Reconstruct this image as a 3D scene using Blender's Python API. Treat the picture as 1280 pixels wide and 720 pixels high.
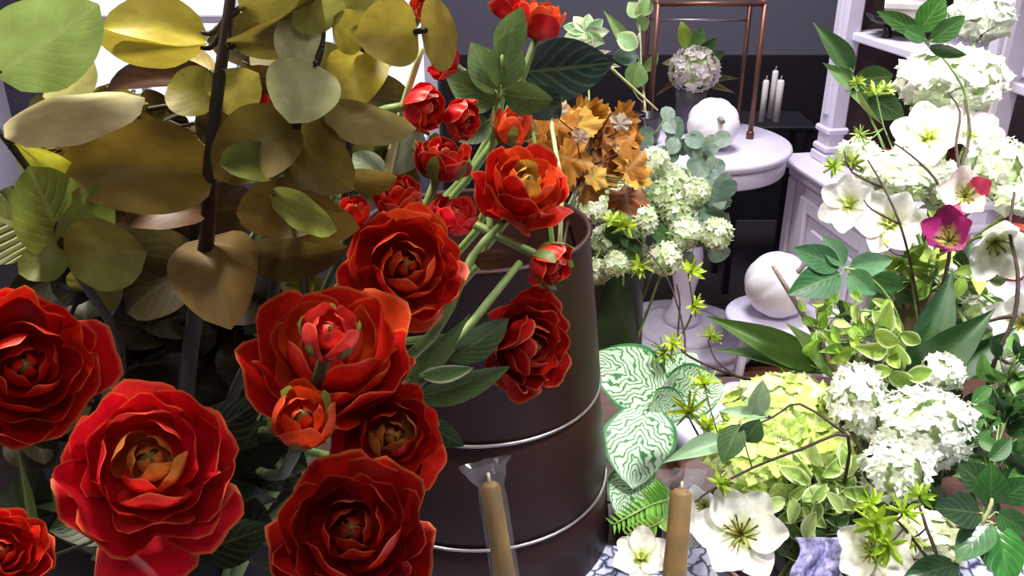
import bpy, math, random
from mathutils import Vector, Matrix
random.seed(7)
for o in list(bpy.data.objects): bpy.data.objects.remove(o)
scene = bpy.context.scene
COL = scene.collection
R = math.radians
PI = math.pi

# ------------------------------------------------------------------ camera
FPX = 1108.0; PITCH = R(25.0); CAMZ = 1.57
cam = bpy.data.cameras.new('camera'); cam.sensor_width = 36.0; cam.lens = 36.0*FPX/1280.0
cam.clip_start = 0.02
camo = bpy.data.objects.new('camera', cam); COL.objects.link(camo)
camo.location = (0, 0, CAMZ); camo.rotation_euler = (PI/2-PITCH, 0, 0)
scene.camera = camo
FWD = Vector((0, math.cos(PITCH), -math.sin(PITCH))); UP = Vector((0, math.sin(PITCH), math.cos(PITCH)))
RT = Vector((1, 0, 0)); CAM = Vector((0, 0, CAMZ))
# ------------------------------------------------------------------ world, lamps, exposure
def lin(h):
    v = [int(h[i:i+2], 16)/255 for i in (0, 2, 4)]
    return tuple(c/12.92 if c <= .04045 else ((c+.055)/1.055)**2.4 for c in v) + (1,)
world = bpy.data.worlds.new('world'); scene.world = world; world.use_nodes = True
bg = world.node_tree.nodes['Background']; bg.inputs[0].default_value = (.82, .85, 1, 1); bg.inputs[1].default_value = 0.07
def area(name, loc, target, size, power, col=(1, 1, 1), sy=None, spread=180):
    l = bpy.data.lights.new(name, 'AREA'); l.energy = power; l.color = col
    l.shape = 'RECTANGLE'; l.size = size; l.size_y = sy or size
    l.spread = R(spread)
    o = bpy.data.objects.new(name, l); COL.objects.link(o); o.location = loc
    o.rotation_euler = (Vector(target)-Vector(loc)).to_track_quat('-Z', 'Y').to_euler()
    return o
area('ceiling_lamp_counter', (.85, .75, 2.6), (.66, 1.1, 1.0), .3, 14.5, (1, .985, .98), spread=75)
area('ceiling_lamp_back', (.55, 2.5, 2.6), (.6, 2.8, .4), .6, 54, (.95, .93, 1))
area('ceiling_lamp_rear_left', (-.62, .85, 2.55), (-.25, .5, 1.2), .25, 42, (1, .92, .76))
area('front_fill', (.1, -.35, 2.55), (-.1, .6, 1.2), .5, 4.2, (1, .92, .86))  # added fill light above the camera, not a lamp of the shop
vs = scene.view_settings
vs.view_transform = 'Standard'; vs.look = 'None'; vs.gamma = 1; vs.use_curve_mapping = False; vs.exposure = 0.0

# ------------------------------------------------------------------ helpers
def W(px, py, d):
    return CAM + d*(FWD + RT*((px-640)/FPX) - UP*((py-360)/FPX))
def WY(px, py, y):
    r = FWD + RT*((px-640)/FPX) - UP*((py-360)/FPX)
    return CAM + r*(y/r.y)
def WZ(px, py, z):
    r = FWD + RT*((px-640)/FPX) - UP*((py-360)/FPX)
    return CAM + r*((z-CAMZ)/r.z)
def bilerp(a, b, t): return a+(b-a)*t

def mesh(name, verts, faces, uvs=None, mat=None, smooth=True):
    m = bpy.data.meshes.new(name)
    m.from_pydata([tuple(v) for v in verts], [], faces)
    if uvs:
        l = m.uv_layers.new(name='UVMap')
        for lp in m.loops: l.data[lp.index].uv = uvs[lp.vertex_index]
    if smooth: m.polygons.foreach_set('use_smooth', [True]*len(m.polygons))
    if mat: m.materials.append(mat)
    m.update(); return m
def grid(name, nu, nv, f, mat, ulo=-1, uhi=1):
    V = []; U = []; F = []
    for j in range(nv+1):
        for i in range(nu+1):
            u = ulo+(uhi-ulo)*i/nu; v = j/nv
            V.append(f(u, v)); U.append((i/nu, v))
    for j in range(nv):
        for i in range(nu):
            a = j*(nu+1)+i; F.append((a, a+1, a+nu+2, a+nu+1))
    return mesh(name, V, F, U, mat)
class MB:
    def __init__(s): s.v = []; s.f = []; s.uv = []
    def add(s, V, F, U=None):
        b = len(s.v); s.v += [Vector(p) for p in V]; s.f += [tuple(i+b for i in f) for f in F]
        s.uv += U if U else [(0, 0)]*len(V)
    def box(s, a, b, M=None, bev=0):
        x0, y0, z0 = a; x1, y1, z1 = b
        if bev:
            e = bev; V = []; F = []
            # chamfered box: 3 x 8 points
            for sx in (0, 1):
                for sy in (0, 1):
                    for sz in (0, 1):
                        X = (x0, x1)[sx]; Y = (y0, y1)[sy]; Z = (z0, z1)[sz]
                        dx = e if sx == 0 else -e; dy = e if sy == 0 else -e; dz = e if sz == 0 else -e
                        V += [(X, Y+dy, Z+dz), (X+dx, Y, Z+dz), (X+dx, Y+dy, Z)]
            idx = lambda sx, sy, sz, k: (sx*4+sy*2+sz)*3+k
            for q in (0, 1):
                F.append([idx(q, 0, 0, 0), idx(q, 1, 0, 0), idx(q, 1, 1, 0), idx(q, 0, 1, 0)])
                F.append([idx(0, q, 0, 1), idx(1, q, 0, 1), idx(1, q, 1, 1), idx(0, q, 1, 1)])
                F.append([idx(0, 0, q, 2), idx(1, 0, q, 2), idx(1, 1, q, 2), idx(0, 1, q, 2)])
            for p in (0, 1):
                for q in (0, 1):
                    F.append([idx(p, q, 0, 0), idx(p, q, 1, 0), idx(p, q, 1, 1), idx(p, q, 0, 1)])
                    F.append([idx(p, 0, q, 0), idx(p, 1, q, 0), idx(p, 1, q, 2), idx(p, 0, q, 2)])
                    F.append([idx(0, p, q, 1), idx(1, p, q, 1), idx(1, p, q, 2), idx(0, p, q, 2)])
            for sx in (0, 1):
                for sy in (0, 1):
                    for sz in (0, 1): F.append([idx(sx, sy, sz, k) for k in range(3)])
        else:
            V = [(x0, y0, z0), (x1, y0, z0), (x1, y1, z0), (x0, y1, z0), (x0, y0, z1), (x1, y0, z1), (x1, y1, z1), (x0, y1, z1)]
            F = [(0, 3, 2, 1), (4, 5, 6, 7), (0, 1, 5, 4), (1, 2, 6, 5), (2, 3, 7, 6), (3, 0, 4, 7)]
        if M: V = [M @ Vector(p) for p in V]
        s.add(V, F); return s
    def tube(s, pts, rad, seg=7, smooth=3, cap=True):
        pts = [Vector(p) for p in pts]
        rr = rad if isinstance(rad, (list, tuple)) else [rad]*len(pts)
        if len(pts) > 2 and smooth > 1:
            P = []; Q = []
            for i in range(len(pts)-1):
                p0 = pts[max(i-1, 0)]; p1 = pts[i]; p2 = pts[i+1]; p3 = pts[min(i+2, len(pts)-1)]
                for k in range(smooth):
                    t = k/smooth
                    P.append(.5*((2*p1)+(p2-p0)*t+(2*p0-5*p1+4*p2-p3)*t*t+(3*p1-p0-3*p2+p3)*t**3)); Q.append(rr[i]+(rr[i+1]-rr[i])*t)
            P.append(pts[-1]); Q.append(rr[-1]); pts, rr = P, Q
        V = []; F = []; n = None
        for i, p in enumerate(pts):
            t = (pts[min(i+1, len(pts)-1)]-pts[max(i-1, 0)])
            if t.length < 1e-9: t = Vector((0, 0, 1))
            t.normalize()
            if n is None:
                n = t.cross(Vector((.31, .77, .2))); n.normalize()
            else:
                n = n-t*n.dot(t)
                if n.length < 1e-6: n = t.orthogonal()
                n.normalize()
            b = t.cross(n)
            for k in range(seg):
                a = 2*PI*k/seg; V.append(p+(n*math.cos(a)+b*math.sin(a))*rr[i])
        for i in range(len(pts)-1):
            for k in range(seg):
                F.append((i*seg+k, i*seg+(k+1) % seg, (i+1)*seg+(k+1) % seg, (i+1)*seg+k))
        if cap:
            F.append(tuple(range(seg-1, -1, -1))); F.append(tuple((len(pts)-1)*seg+k for k in range(seg)))
        s.add(V, F); return s
    def lathe(s, prof, seg=40, M=None, wob=None):
        V = []; F = []
        for i, (r, z) in enumerate(prof):
            for k in range(seg):
                a = 2*PI*k/seg; q = r*(wob(a, i) if wob else 1)
                V.append(Vector((q*math.cos(a), q*math.sin(a), z)))
        for i in range(len(prof)-1):
            for k in range(seg): F.append((i*seg+k, i*seg+(k+1) % seg, (i+1)*seg+(k+1) % seg, (i+1)*seg+k))
        if prof[0][0] > 1e-5: F.append(tuple(range(seg-1, -1, -1)))
        if prof[-1][0] > 1e-5: F.append(tuple((len(prof)-1)*seg+k for k in range(seg)))
        if M: V = [M @ p for p in V]
        s.add(V, F); return s
    def mesh(s, name, mat, smooth=True): return mesh(name, s.v, s.f, s.uv, mat, smooth)

WM = {}
def tag(o, label=None, cat=None, group=None, kind=None):
    if label: o['label'] = label
    if cat: o['category'] = cat
    if group: o['group'] = group
    if kind: o['kind'] = kind
    return o
def thing(name, label, cat, loc=(0, 0, 0), group=None):
    o = bpy.data.objects.new(name, None); COL.objects.link(o); o.location = loc; o.empty_display_size = .05
    WM[o.name] = Matrix.Translation(Vector(loc)); return tag(o, label, cat, group, 'thing')
def part(name, me, parent=None, M=None, color=None, kind=None, label=None):
    o = bpy.data.objects.new(name, me); COL.objects.link(o); M = M or Matrix.Identity(4)
    if parent: o.parent = parent; o.matrix_basis = WM[parent.name].inverted() @ M
    else: o.matrix_basis = M
    WM[o.name] = M
    if color: o.color = color
    if kind: o['kind'] = kind
    if label: o['label'] = label
    return o
def frame(p, x, y, z, sx=1, sy=1, sz=1):
    M = Matrix.Identity(4)
    for i in range(3): M[i][0] = x[i]*sx; M[i][1] = y[i]*sy; M[i][2] = z[i]*sz; M[i][3] = p[i]
    return M
def axis_frame(p, z, roll=0, s=1, sz=None):
    z = Vector(z).normalized(); x = z.orthogonal().normalized(); x = Matrix.Rotation(roll, 3, z) @ x; y = z.cross(x)
    return frame(p, x, y, z, s, s, sz or s)
def img_axis(p, ax=0, ay=0):
    r = (p-CAM).normalized(); return (-r+RT*ax+UP*ay).normalized()

# ------------------------------------------------------------------ materials
def newmat(name):
    m = bpy.data.materials.new(name); m.use_nodes = True; nt = m.node_tree
    return m, nt, nt.nodes['Principled BSDF'], nt.nodes.new, nt.links.new
def ramp(nt, fac, stops, interp='LINEAR'):
    r = nt.nodes.new('ShaderNodeValToRGB'); r.color_ramp.interpolation = interp
    e = r.color_ramp.elements
    while len(e) < len(stops): e.new(.5)
    for x, (p, c) in zip(e, stops): x.position = p; x.color = c
    nt.links.new(fac, r.inputs[0]); return r.outputs[0]
def mixc(nt, fac, a, b, mode='MIX'):
    n = nt.nodes.new('ShaderNodeMix'); n.data_type = 'RGBA'; n.blend_type = mode
    for s, v in ((n.inputs[0], fac), (n.inputs[6], a), (n.inputs[7], b)):
        if hasattr(v, 'links') or hasattr(v, 'is_linked'): nt.links.new(v, s)
        else: s.default_value = v
    return n.outputs[2]
def math_(nt, op, a, b=None, c=None):
    n = nt.nodes.new('ShaderNodeMath'); n.operation = op
    for i, v in enumerate((a, b, c)):
        if v is None: continue
        if hasattr(v, 'is_linked'): nt.links.new(v, n.inputs[i])
        else: n.inputs[i].default_value = v
    return n.outputs[0]
def plain(name, h, rough=.5, metal=0, noise=.12, scale=20, bump=0, spec=.5, coord='Object'):
    m, nt, b, N, L = newmat(name)
    tc = N('ShaderNodeTexCoord'); ns = N('ShaderNodeTexNoise'); ns.inputs['Scale'].default_value = scale; ns.inputs['Detail'].default_value = 4
    L(tc.outputs[coord], ns.inputs['Vector'])
    c = lin(h); d = tuple(x*(1-noise*2) for x in c[:3])+(1,); e = tuple(min(1, x*(1+noise)) for x in c[:3])+(1,)
    L(ramp(nt, ns.outputs[0], [(.3, d), (.7, e)]), b.inputs['Base Color'])
    b.inputs['Roughness'].default_value = rough; b.inputs['Metallic'].default_value = metal; b.inputs['Specular IOR Level'].default_value = spec
    if bump:
        bp = N('ShaderNodeBump'); bp.inputs['Strength'].default_value = bump; bp.inputs['Distance'].default_value = .004
        L(ns.outputs[0], bp.inputs['Height']); L(bp.outputs[0], b.inputs['Normal'])
    return m
def leafmat(name, vein=.5, veins=9, slope=1.2, transl=.3, rough=.45, edge=None, spec=.35, veinw=.06, gradient=None, bump=.25):
    """thin plant tissue: object colour, midrib and side veins from the leaf's own UV, some light passing through"""
    m, nt, b, N, L = newmat(name)
    oi = N('ShaderNodeObjectInfo'); uv = N('ShaderNodeUVMap'); sp = N('ShaderNodeSeparateXYZ'); L(uv.outputs[0], sp.inputs[0])
    au = math_(nt, 'ABSOLUTE', math_(nt, 'MULTIPLY_ADD', sp.outputs[0], 2.0, -1.0))
    v = sp.outputs[1]
    tc = N('ShaderNodeTexCoord'); ns = N('ShaderNodeTexNoise'); ns.inputs['Scale'].default_value = 3.5; ns.inputs['Detail'].default_value = 5
    L(tc.outputs['Object'], ns.inputs['Vector'])
    base = mixc(nt, 1.0, oi.outputs['Color'], ramp(nt, ns.outputs[0], [(.25, (.68, .66, .6, 1)), (.75, (1.18, 1.2, 1.15, 1))]), 'MULTIPLY')
    if gradient: base = mixc(nt, ramp(nt, v, [(gradient[1], (0, 0, 0, 1)), (gradient[2], (1, 1, 1, 1))]), gradient[0], base)
    h = None
    if vein:
        w = math_(nt, 'SINE', math_(nt, 'MULTIPLY', math_(nt, 'MULTIPLY_ADD', au, -slope*.35, v), veins*2*PI))
        side = math_(nt, 'POWER', math_(nt, 'MULTIPLY_ADD', w, .5, .5), 5.0)
        mid = math_(nt, 'LESS_THAN', au, veinw)
        h = math_(nt, 'MAXIMUM', math_(nt, 'MULTIPLY', side, .55), mid)
        light = mixc(nt, .55, base, (.62, .66, .32, 1))
        base = mixc(nt, math_(nt, 'MULTIPLY', h, vein), base, light)
    if edge:
        ef = math_(nt, 'MAXIMUM', math_(nt, 'SUBTRACT', v, edge[1]), math_(nt, 'SUBTRACT', au, edge[2]))
        ef = math_(nt, 'MULTIPLY', ef, edge[3]); ef.node.use_clamp = True
        base = mixc(nt, ef, base, edge[0])
    L(base, b.inputs['Base Color']); b.inputs['Roughness'].default_value = rough; b.inputs['Specular IOR Level'].default_value = spec
    if h is not None and bump:
        bp = N('ShaderNodeBump'); bp.inputs['Strength'].default_value = bump; bp.inputs['Distance'].default_value = .002; bp.invert = True
        L(h, bp.inputs['Height']); L(bp.outputs[0], b.inputs['Normal'])
    tr = N('ShaderNodeBsdfTranslucent'); L(base, tr.inputs[0]); mx = N('ShaderNodeMixShader'); mx.inputs[0].default_value = transl
    L(b.outputs[0], mx.inputs[1]); L(tr.outputs[0], mx.inputs[2]); L(mx.outputs[0], nt.nodes['Material Output'].inputs[0])
    return m
M_leaf = leafmat('leaf', .2, 7, 1.3, bump=.15)
M_olive = leafmat('olive_leaf', .06, 6, 1.3, transl=.38, rough=.45, bump=.04)
M_glossy = leafmat('glossy_leaf', .12, 6, 1.2, bump=.15, transl=.12, rough=.25, spec=.6)
M_plainleaf = leafmat('smooth_leaf', .0, transl=.3)
M_varieg = leafmat('edged_leaf', .2, 6, 1.2, transl=.3, edge=((.72, .8, .42, 1), .93, .68, 5))
M_calad = leafmat('caladium_leaf', .0, transl=.3)
def caladium(m):
    nt = m.node_tree; N = nt.nodes.new; L = nt.links.new
    b = nt.nodes['Principled BSDF']; uv = N('ShaderNodeUVMap'); sp = N('ShaderNodeSeparateXYZ'); L(uv.outputs[0], sp.inputs[0])
    au = math_(nt, 'ABSOLUTE', math_(nt, 'MULTIPLY_ADD', sp.outputs[0], 2.0, -1.0))
    ns = N('ShaderNodeTexNoise'); ns.inputs['Scale'].default_value = 4.5; tc = N('ShaderNodeTexCoord'); L(tc.outputs['Object'], ns.inputs[0])
    w = math_(nt, 'SINE', math_(nt, 'ADD', math_(nt, 'MULTIPLY', math_(nt, 'MULTIPLY_ADD', au, -.5, sp.outputs[1]), 60.0), math_(nt, 'MULTIPLY', ns.outputs[0], 30.0)))
    f = math_(nt, 'MULTIPLY_ADD', w, .5, .5)
    f = math_(nt, 'MAXIMUM', math_(nt, 'MULTIPLY', f, 1.0), math_(nt, 'MULTIPLY', math_(nt, 'SUBTRACT', au, .72), 5.0))
    col = ramp(nt, f, [(.55, lin('E4F8DE')), (.8, lin('A6D79C')), (.98, lin('4A8A54'))])
    for l in list(b.inputs['Base Color'].links): nt.links.remove(l)
    L(col, b.inputs['Base Color'])
    for n in nt.nodes:
        if n.type == 'BSDF_TRANSLUCENT': L(col, n.inputs[0])
caladium(M_calad)
M_ran = leafmat('ranunculus_petal', 0, transl=.22, rough=.42, spec=.35, edge=((.86, .26, .09, 1), .955, 2.0, 16))
M_wpetal = leafmat('white_petal', 0, transl=.3, rough=.5, gradient=((.42, .52, .08, 1), .05, .46))
M_floret = leafmat('floret_petal', 0, transl=.3, rough=.6)
M_stem = plain('green_stem', '7F9A55', .5, noise=.15, scale=60)
M_darkstem = plain('dark_stem', '2B2118', .6, noise=.2, scale=60)
M_twig = plain('twig_bark', '3A2A22', .75, noise=.25, scale=90, bump=.4)
M_stem_shaded = plain('shaded_green_stem', '3E4A26', .55, noise=.15, scale=60)  # green stem darkened: shade of the left bouquet put into the colour
M_palestem = plain('pale_stem', 'B8BE86', .5, noise=.12, scale=60)
M_white = plain('white_paint', 'D6D0E2', .38, noise=.04, scale=6)
M_pumpkin = plain('white_pumpkin_skin', 'F4F0F2', .45, noise=.03, scale=12)
M_pstem = plain('dry_stalk', '8E8378', .8, noise=.2, scale=60)
M_bucket = plain('brown_enamel', '341D1A', .5, metal=.0, noise=.16, scale=5, spec=.22)
M_bucket_shaded = plain('shaded_brown_enamel', '150C0A', .55, noise=.16, scale=5, spec=.2)  # brown enamel with the shadow of the lower left put into its colour
M_band = plain('bright_wire', 'B9AEB2', .3, metal=.9, noise=.05)
M_black = plain('black_lacquer', '15121A', .35, noise=.1)
M_copper = plain('copper_tube', '6A4636', .4, metal=.6, noise=.1)
M_wax = plain('honey_wax', '8A681A', .5, noise=.25, scale=30)
M_wick = plain('wick', 'D8CDB0', .8)
M_whitewax = plain('white_wax', 'E6DEDC', .5, noise=.04)
M_terra = plain('brown_clay', '6B4332', .75, noise=.15, scale=15)
M_darkpot = plain('dark_plum_glaze', '2A2029', .3, noise=.12, scale=9)
M_greenvase = plain('dark_green_glaze', '24331F', .35, noise=.15, scale=9)
M_greyvase = plain('grey_zinc', '5A5560', .5, metal=.3, noise=.15, scale=12)
M_olivevase = plain('olive_brown_glaze', '6B6340', .4, noise=.2, scale=14)
M_ceramic = plain('white_glaze', 'DAD4EA', .2, noise=.03)
M_cream = plain('cream_card', 'E4DDD6', .6, noise=.05)
M_redglaze = plain('red_glaze', 'A83A22', .35, noise=.12)
def woodmat(name, a, b_, rough=.45, sx=1.5, sy=30):
    m, nt, b, N, L = newmat(name)
    tc = N('ShaderNodeTexCoord'); mp = N('ShaderNodeMapping'); mp.inputs['Scale'].default_value = (sx, sy, sy)
    oi = N('ShaderNodeObjectInfo'); ad = N('ShaderNodeVectorMath'); ad.operation = 'ADD'
    L(tc.outputs['Object'], mp.inputs[0]); L(mp.outputs[0], ad.inputs[0])
    cb = N('ShaderNodeCombineXYZ'); L(math_(nt, 'MULTIPLY', oi.outputs['Random'], 40.0), cb.inputs[0]); L(cb.outputs[0], ad.inputs[1])
    ns = N('ShaderNodeTexNoise'); ns.inputs['Scale'].default_value = 2.2; ns.inputs['Detail'].default_value = 6; ns.inputs['Distortion'].default_value = .6
    L(ad.outputs[0], ns.inputs[0]); L(ramp(nt, ns.outputs[0], [(.3, lin(a)), (.7, lin(b_))]), b.inputs['Base Color'])
    b.inputs['Roughness'].default_value = rough; return m
M_plank = woodmat('floor_wood', '6A3E22', '9A6438')
M_crate = woodmat('crate_wood', '5A2A1C', '7A3E28')
M_board = woodmat('table_wood', '2E1A14', '4E2E20')
M_wall = plain('slate_wall', '5B5866', .7, noise=.06, scale=2, coord='Generated')
M_wain = plain('black_wainscot', '17131B', .5, noise=.1, scale=3)
M_lightwall = plain('pale_wall', 'D9D4E6', .7, noise=.03, scale=2)
M_carpet = plain('dark_carpet', '2A2428', .95, noise=.2, scale=120, bump=.5)
M_cabback = plain('cabinet_lining', '4A3A3C', .6, noise=.12, scale=6)
def lacemat():
    m, nt, b, N, L = newmat('lace')
    tc = N('ShaderNodeTexCoord'); vo = N('ShaderNodeTexVoronoi'); vo.feature = 'DISTANCE_TO_EDGE'; vo.inputs['Scale'].default_value = 42
    nz = N('ShaderNodeTexNoise'); nz.inputs['Scale'].default_value = 26; L(tc.outputs['Object'], nz.inputs['Vector'])
    vm = N('ShaderNodeVectorMath'); vm.operation = 'MULTIPLY_ADD'; vm.inputs[1].default_value = (.06, .06, .06); L(nz.outputs['Color'], vm.inputs[0]); L(tc.outputs['Object'], vm.inputs[2]); L(vm.outputs[0], vo.inputs['Vector'])
    L(ramp(nt, vo.outputs['Distance'], [(.02, lin('2C2C44')), (.07, lin('8E90B8')), (.16, lin('DCDDF2'))]), b.inputs['Base Color'])
    b.inputs['Roughness'].default_value = .8; return m
M_lace = lacemat()
def filmmat():
    m, nt, b, N, L = newmat('cellophane')
    tr = N('ShaderNodeBsdfTransparent'); gl = N('ShaderNodeBsdfGlossy'); gl.inputs['Roughness'].default_value = .12
    df = N('ShaderNodeBsdfDiffuse'); df.inputs[0].default_value = (.75, .75, .85, 1)
    ns = N('ShaderNodeTexNoise'); ns.inputs['Scale'].default_value = 60; ns.inputs['Detail'].default_value = 3; bp = N('ShaderNodeBump'); bp.inputs['Strength'].default_value = .6; bp.inputs['Distance'].default_value = .003
    tc = N('ShaderNodeTexCoord'); L(tc.outputs['Object'], ns.inputs[0]); L(ns.outputs[0], bp.inputs['Height']); L(bp.outputs[0], gl.inputs['Normal'])
    a = N('ShaderNodeMixShader'); a.inputs[0].default_value = .45; L(df.outputs[0], a.inputs[1]); L(gl.outputs[0], a.inputs[2])
    c = N('ShaderNodeMixShader'); c.inputs[0].default_value = .11; L(tr.outputs[0], c.inputs[1]); L(a.outputs[0], c.inputs[2])
    L(c.outputs[0], nt.nodes['Material Output'].inputs[0]); return m
M_ribbon = plain('lilac_gauze', '8E8CBC', .8, noise=.38, scale=160, bump=.5)
M_film = filmmat()
def glassmat():
    m, nt, b, N, L = newmat('clear_glass'); b.inputs['Base Color'].default_value = (.93, .93, .98, 1)
    b.inputs['Roughness'].default_value = .03; b.inputs['Transmission Weight'].default_value = 1; b.inputs['IOR'].default_value = 1.3; return m
M_glass = glassmat()
def emitmat():
    m, nt, b, N, L = newmat('daylight_pane'); e = N('ShaderNodeEmission'); e.inputs[0].default_value = (.88, .88, 1, 1); e.inputs[1].default_value = 1.3
    L(e.outputs[0], nt.nodes['Material Output'].inputs[0]); return m
M_day = emitmat()

# ------------------------------------------------------------------ setting
def struct(name, mb, mat, smooth=False): 
    o = part(name, mb.mesh(name, mat, smooth)); o['kind'] = 'structure'; return o
XL, XR, YB, YF, ZC = -2.4, 2.4, 4.2, -1.4, 2.7
fl = struct('floor', MB().box((XL, YF, -.06), (XR, YB, -.02)), M_plank)
pl = MB().box((-.6, -.059, -.02), (.6, .059, 0), bev=.002).mesh('plank', M_plank, False)
row = 0; y = YF+.06
while y < 2.70:
    for k in range(4):
        part('plank', pl, fl, Matrix.Translation((-1.8+1.2*k+(.0 if row % 2 else -.0)+(.3*(row % 3)-.3)*0, y, 0)))
    row += 1; y += .12
struct('wall_left', MB().box((XL-.1, YF, 0), (XL, YB, ZC)), M_lightwall)
struct('wall_right', MB().box((XR, YF, 0), (XR+.1, YB, ZC)), M_lightwall)
struct('ceiling', MB().box((XL, YF, ZC), (XR, YB, ZC+.1)), M_lightwall)
wx0, wx1, wz0, wz1 = -2.2, -.35, .35, 2.2
struct('wall_back', MB().box((wx1, YB, 0), (XR, YB+.1, ZC)).box((XL, YB, 0), (wx0, YB+.1, ZC)).box((wx0, YB, 0), (wx1, YB+.1, wz0)).box((wx0, YB, wz1), (wx1, YB+.1, ZC)), M_wall)
wt = struct('trim_1', MB().box((wx1+.02, YB-.03, 0), (XR, YB, .81)), M_wain)
win = struct('window_1', MB().box((wx0, YB-.02, wz0), (wx0+.06, YB+.06, wz1)).box((wx1-.06, YB-.02, wz0), (wx1, YB+.06, wz1)).box((wx0, YB-.02, wz0), (wx1, YB+.06, wz0+.06)).box((wx0, YB-.02, wz1-.06), (wx1, YB+.06, wz1)), M_white)
nx, nz = 4, 3
for i in range(1, nx):
    x = wx0+(wx1-wx0)*i/nx; part('glazing_bar', MB().box((x-.015, YB, wz0+.06), (x+.015, YB+.03, wz1-.06)).mesh('bar', M_white, False), win)
for j in range(1, nz):
    z = wz0+(wz1-wz0)*j/nz; part('glazing_bar', MB().box((wx0+.06, YB+.002, z-.015), (wx1-.06, YB+.028, z+.015)).mesh('bar', M_white, False), win)
for i in range(nx):
    for j in range(nz):
        x0 = wx0+(wx1-wx0)*i/nx; x1 = wx0+(wx1-wx0)*(i+1)/nx; z0 = wz0+(wz1-wz0)*j/nz; z1 = wz0+(wz1-wz0)*(j+1)/nz
        part('pane', MB().box((x0+.015, YB+.035, z0+.015), (x1-.015, YB+.045, z1-.015)).mesh('pane', M_day, False), win)
rug = part('rug', MB().box((-2.3, 2.745, -.02), (2.3, YB-.035, 0), bev=.003).mesh('rug', M_carpet, False))
tag(rug, 'dark grey carpet on the floor under the round white table', 'carpet')

# ------------------------------------------------------------------ round white table and what stands on it
TC = Vector((.615, 2.86, 0)); TZ = .775
t = thing('round_table', 'round white painted pedestal table with a deep moulded rim', 'table', TC)
T = Matrix.Translation(TC)
part('tabletop', MB().lathe([(0, TZ-.03), (.285, TZ-.03), (.296, TZ-.026), (.303, TZ-.014), (.3, TZ-.004), (.292, TZ), (0, TZ)], 64).mesh('top', M_white), t, T)
part('apron', MB().lathe([(.25, TZ-.085), (.283, TZ-.085), (.287, TZ-.078), (.287, TZ-.036), (.28, TZ-.03), (.25, TZ-.03)], 64).mesh('apron', M_white), t, T)
part('pedestal', MB().lathe([(.06, .1), (.065, .13), (.045, .16), (.035, .22), (.05, .3), (.055, .36), (.04, .46), (.033, .55), (.05, .62), (.06, .66), (.09, .69), (0, .69)], 28).mesh('ped', M_white), t, T)
fb = MB()
fb.lathe([(0, .075), (.235, .075), (.25, .07), (.255, .055), (.25, .045), (.262, .04), (.268, .03), (.262, .018), (0, .018)][::-1], 44)
part('plinth', fb.mesh('plinth', M_white), t, T)
part('plinth_step', MB().lathe([(0, .075), (.16, .075), (.165, .085), (.13, .1), (0, .1)], 40).mesh('plinth_step', M_white), t, T)
foot = MB().lathe([(.018, 0), (.024, .006), (.022, .018), (0, .018)], 14).mesh('foot', M_white)
for k in range(4):
    a = PI/4+k*PI/2; part('foot', foot, t, Matrix.Translation(TC+Vector((.2*math.cos(a), .2*math.sin(a), 0))))
def ribs(n, d): return lambda a, i: 1-d*abs(math.cos(n*a/2))**6
def pumpkin(label, c, r, axis, flat=.82, name='white_pumpkin'):
    lo = Vector((c[0], c[1], c[2]-r))
    o = thing(name, label, 'pumpkin', lo)
    M = axis_frame(Vector(c), axis, .3)
    prof = []
    for k in range(19):
        a = PI*k/18; rr = r*math.sin(a)**.85; z = -r*flat*math.cos(a)
        d = math.exp(-(rr/(r*.38))**2); z *= (1-.10*d); prof.append((max(rr, 1e-6), z))
    part('body', MB().lathe(prof, 72, M, ribs(9, .035)).mesh('pumpkin', M_pumpkin), o)
    top = Vector((0, 0, r*flat*.84))
    part('stalk', MB().tube([M @ (top+Vector((0, 0, -.01))), M @ (top+Vector((.004, 0, .018))), M @ (top+Vector((.018, .004, .034)))], [.011, .0075, .009], 8).mesh('stalk', M_pstem), o)
    return o
pumpkin('white pumpkin lying on the round white table beside the copper stand', (W(892, 152, 2.79).x, W(892, 152, 2.79).y, TZ+.083), .083, Vector((.1, -.8, .45)))
# copper riser
st = thing('copper_stand', 'slim copper tube display stand with a glass top on the round table', 'display stand', (.62, 2.92, TZ))
sx0, sx1, sy0, sy1, sz = .455, .79, 2.88, 3.06, 1.205
for x in (sx0, sx1):
    for yy in (sy0, sy1):
        g = part('leg', MB().tube([(x, yy, TZ+.0), (x, yy, sz)], .0085, 10).lathe([(.013, TZ), (.013, TZ+.02), (.009, TZ+.026), (0, TZ+.026)], 12, Matrix.Translation((x, yy, 0))).mesh('leg', M_copper), st)
for (a, b) in (((sx0, sy0), (sx1, sy0)), ((sx0, sy1), (sx1, sy1)), ((sx0, sy0), (sx0, sy1)), ((sx1, sy0), (sx1, sy1))):
    part('rail', MB().tube([(*a, sz), (*b, sz)], .008, 10).mesh('rail', M_copper), st)
part('rail', MB().tube([(sx0, sy1, 1.13), (sx1, sy1, 1.13)], .005, 8).mesh('rail', M_band), st)
part('glass_shelf', MB().box((sx0+.01, sy0+.01, sz+.008), (sx1-.01, sy1-.01, sz+.014)).mesh('shelf', M_glass, False), st)

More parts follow.
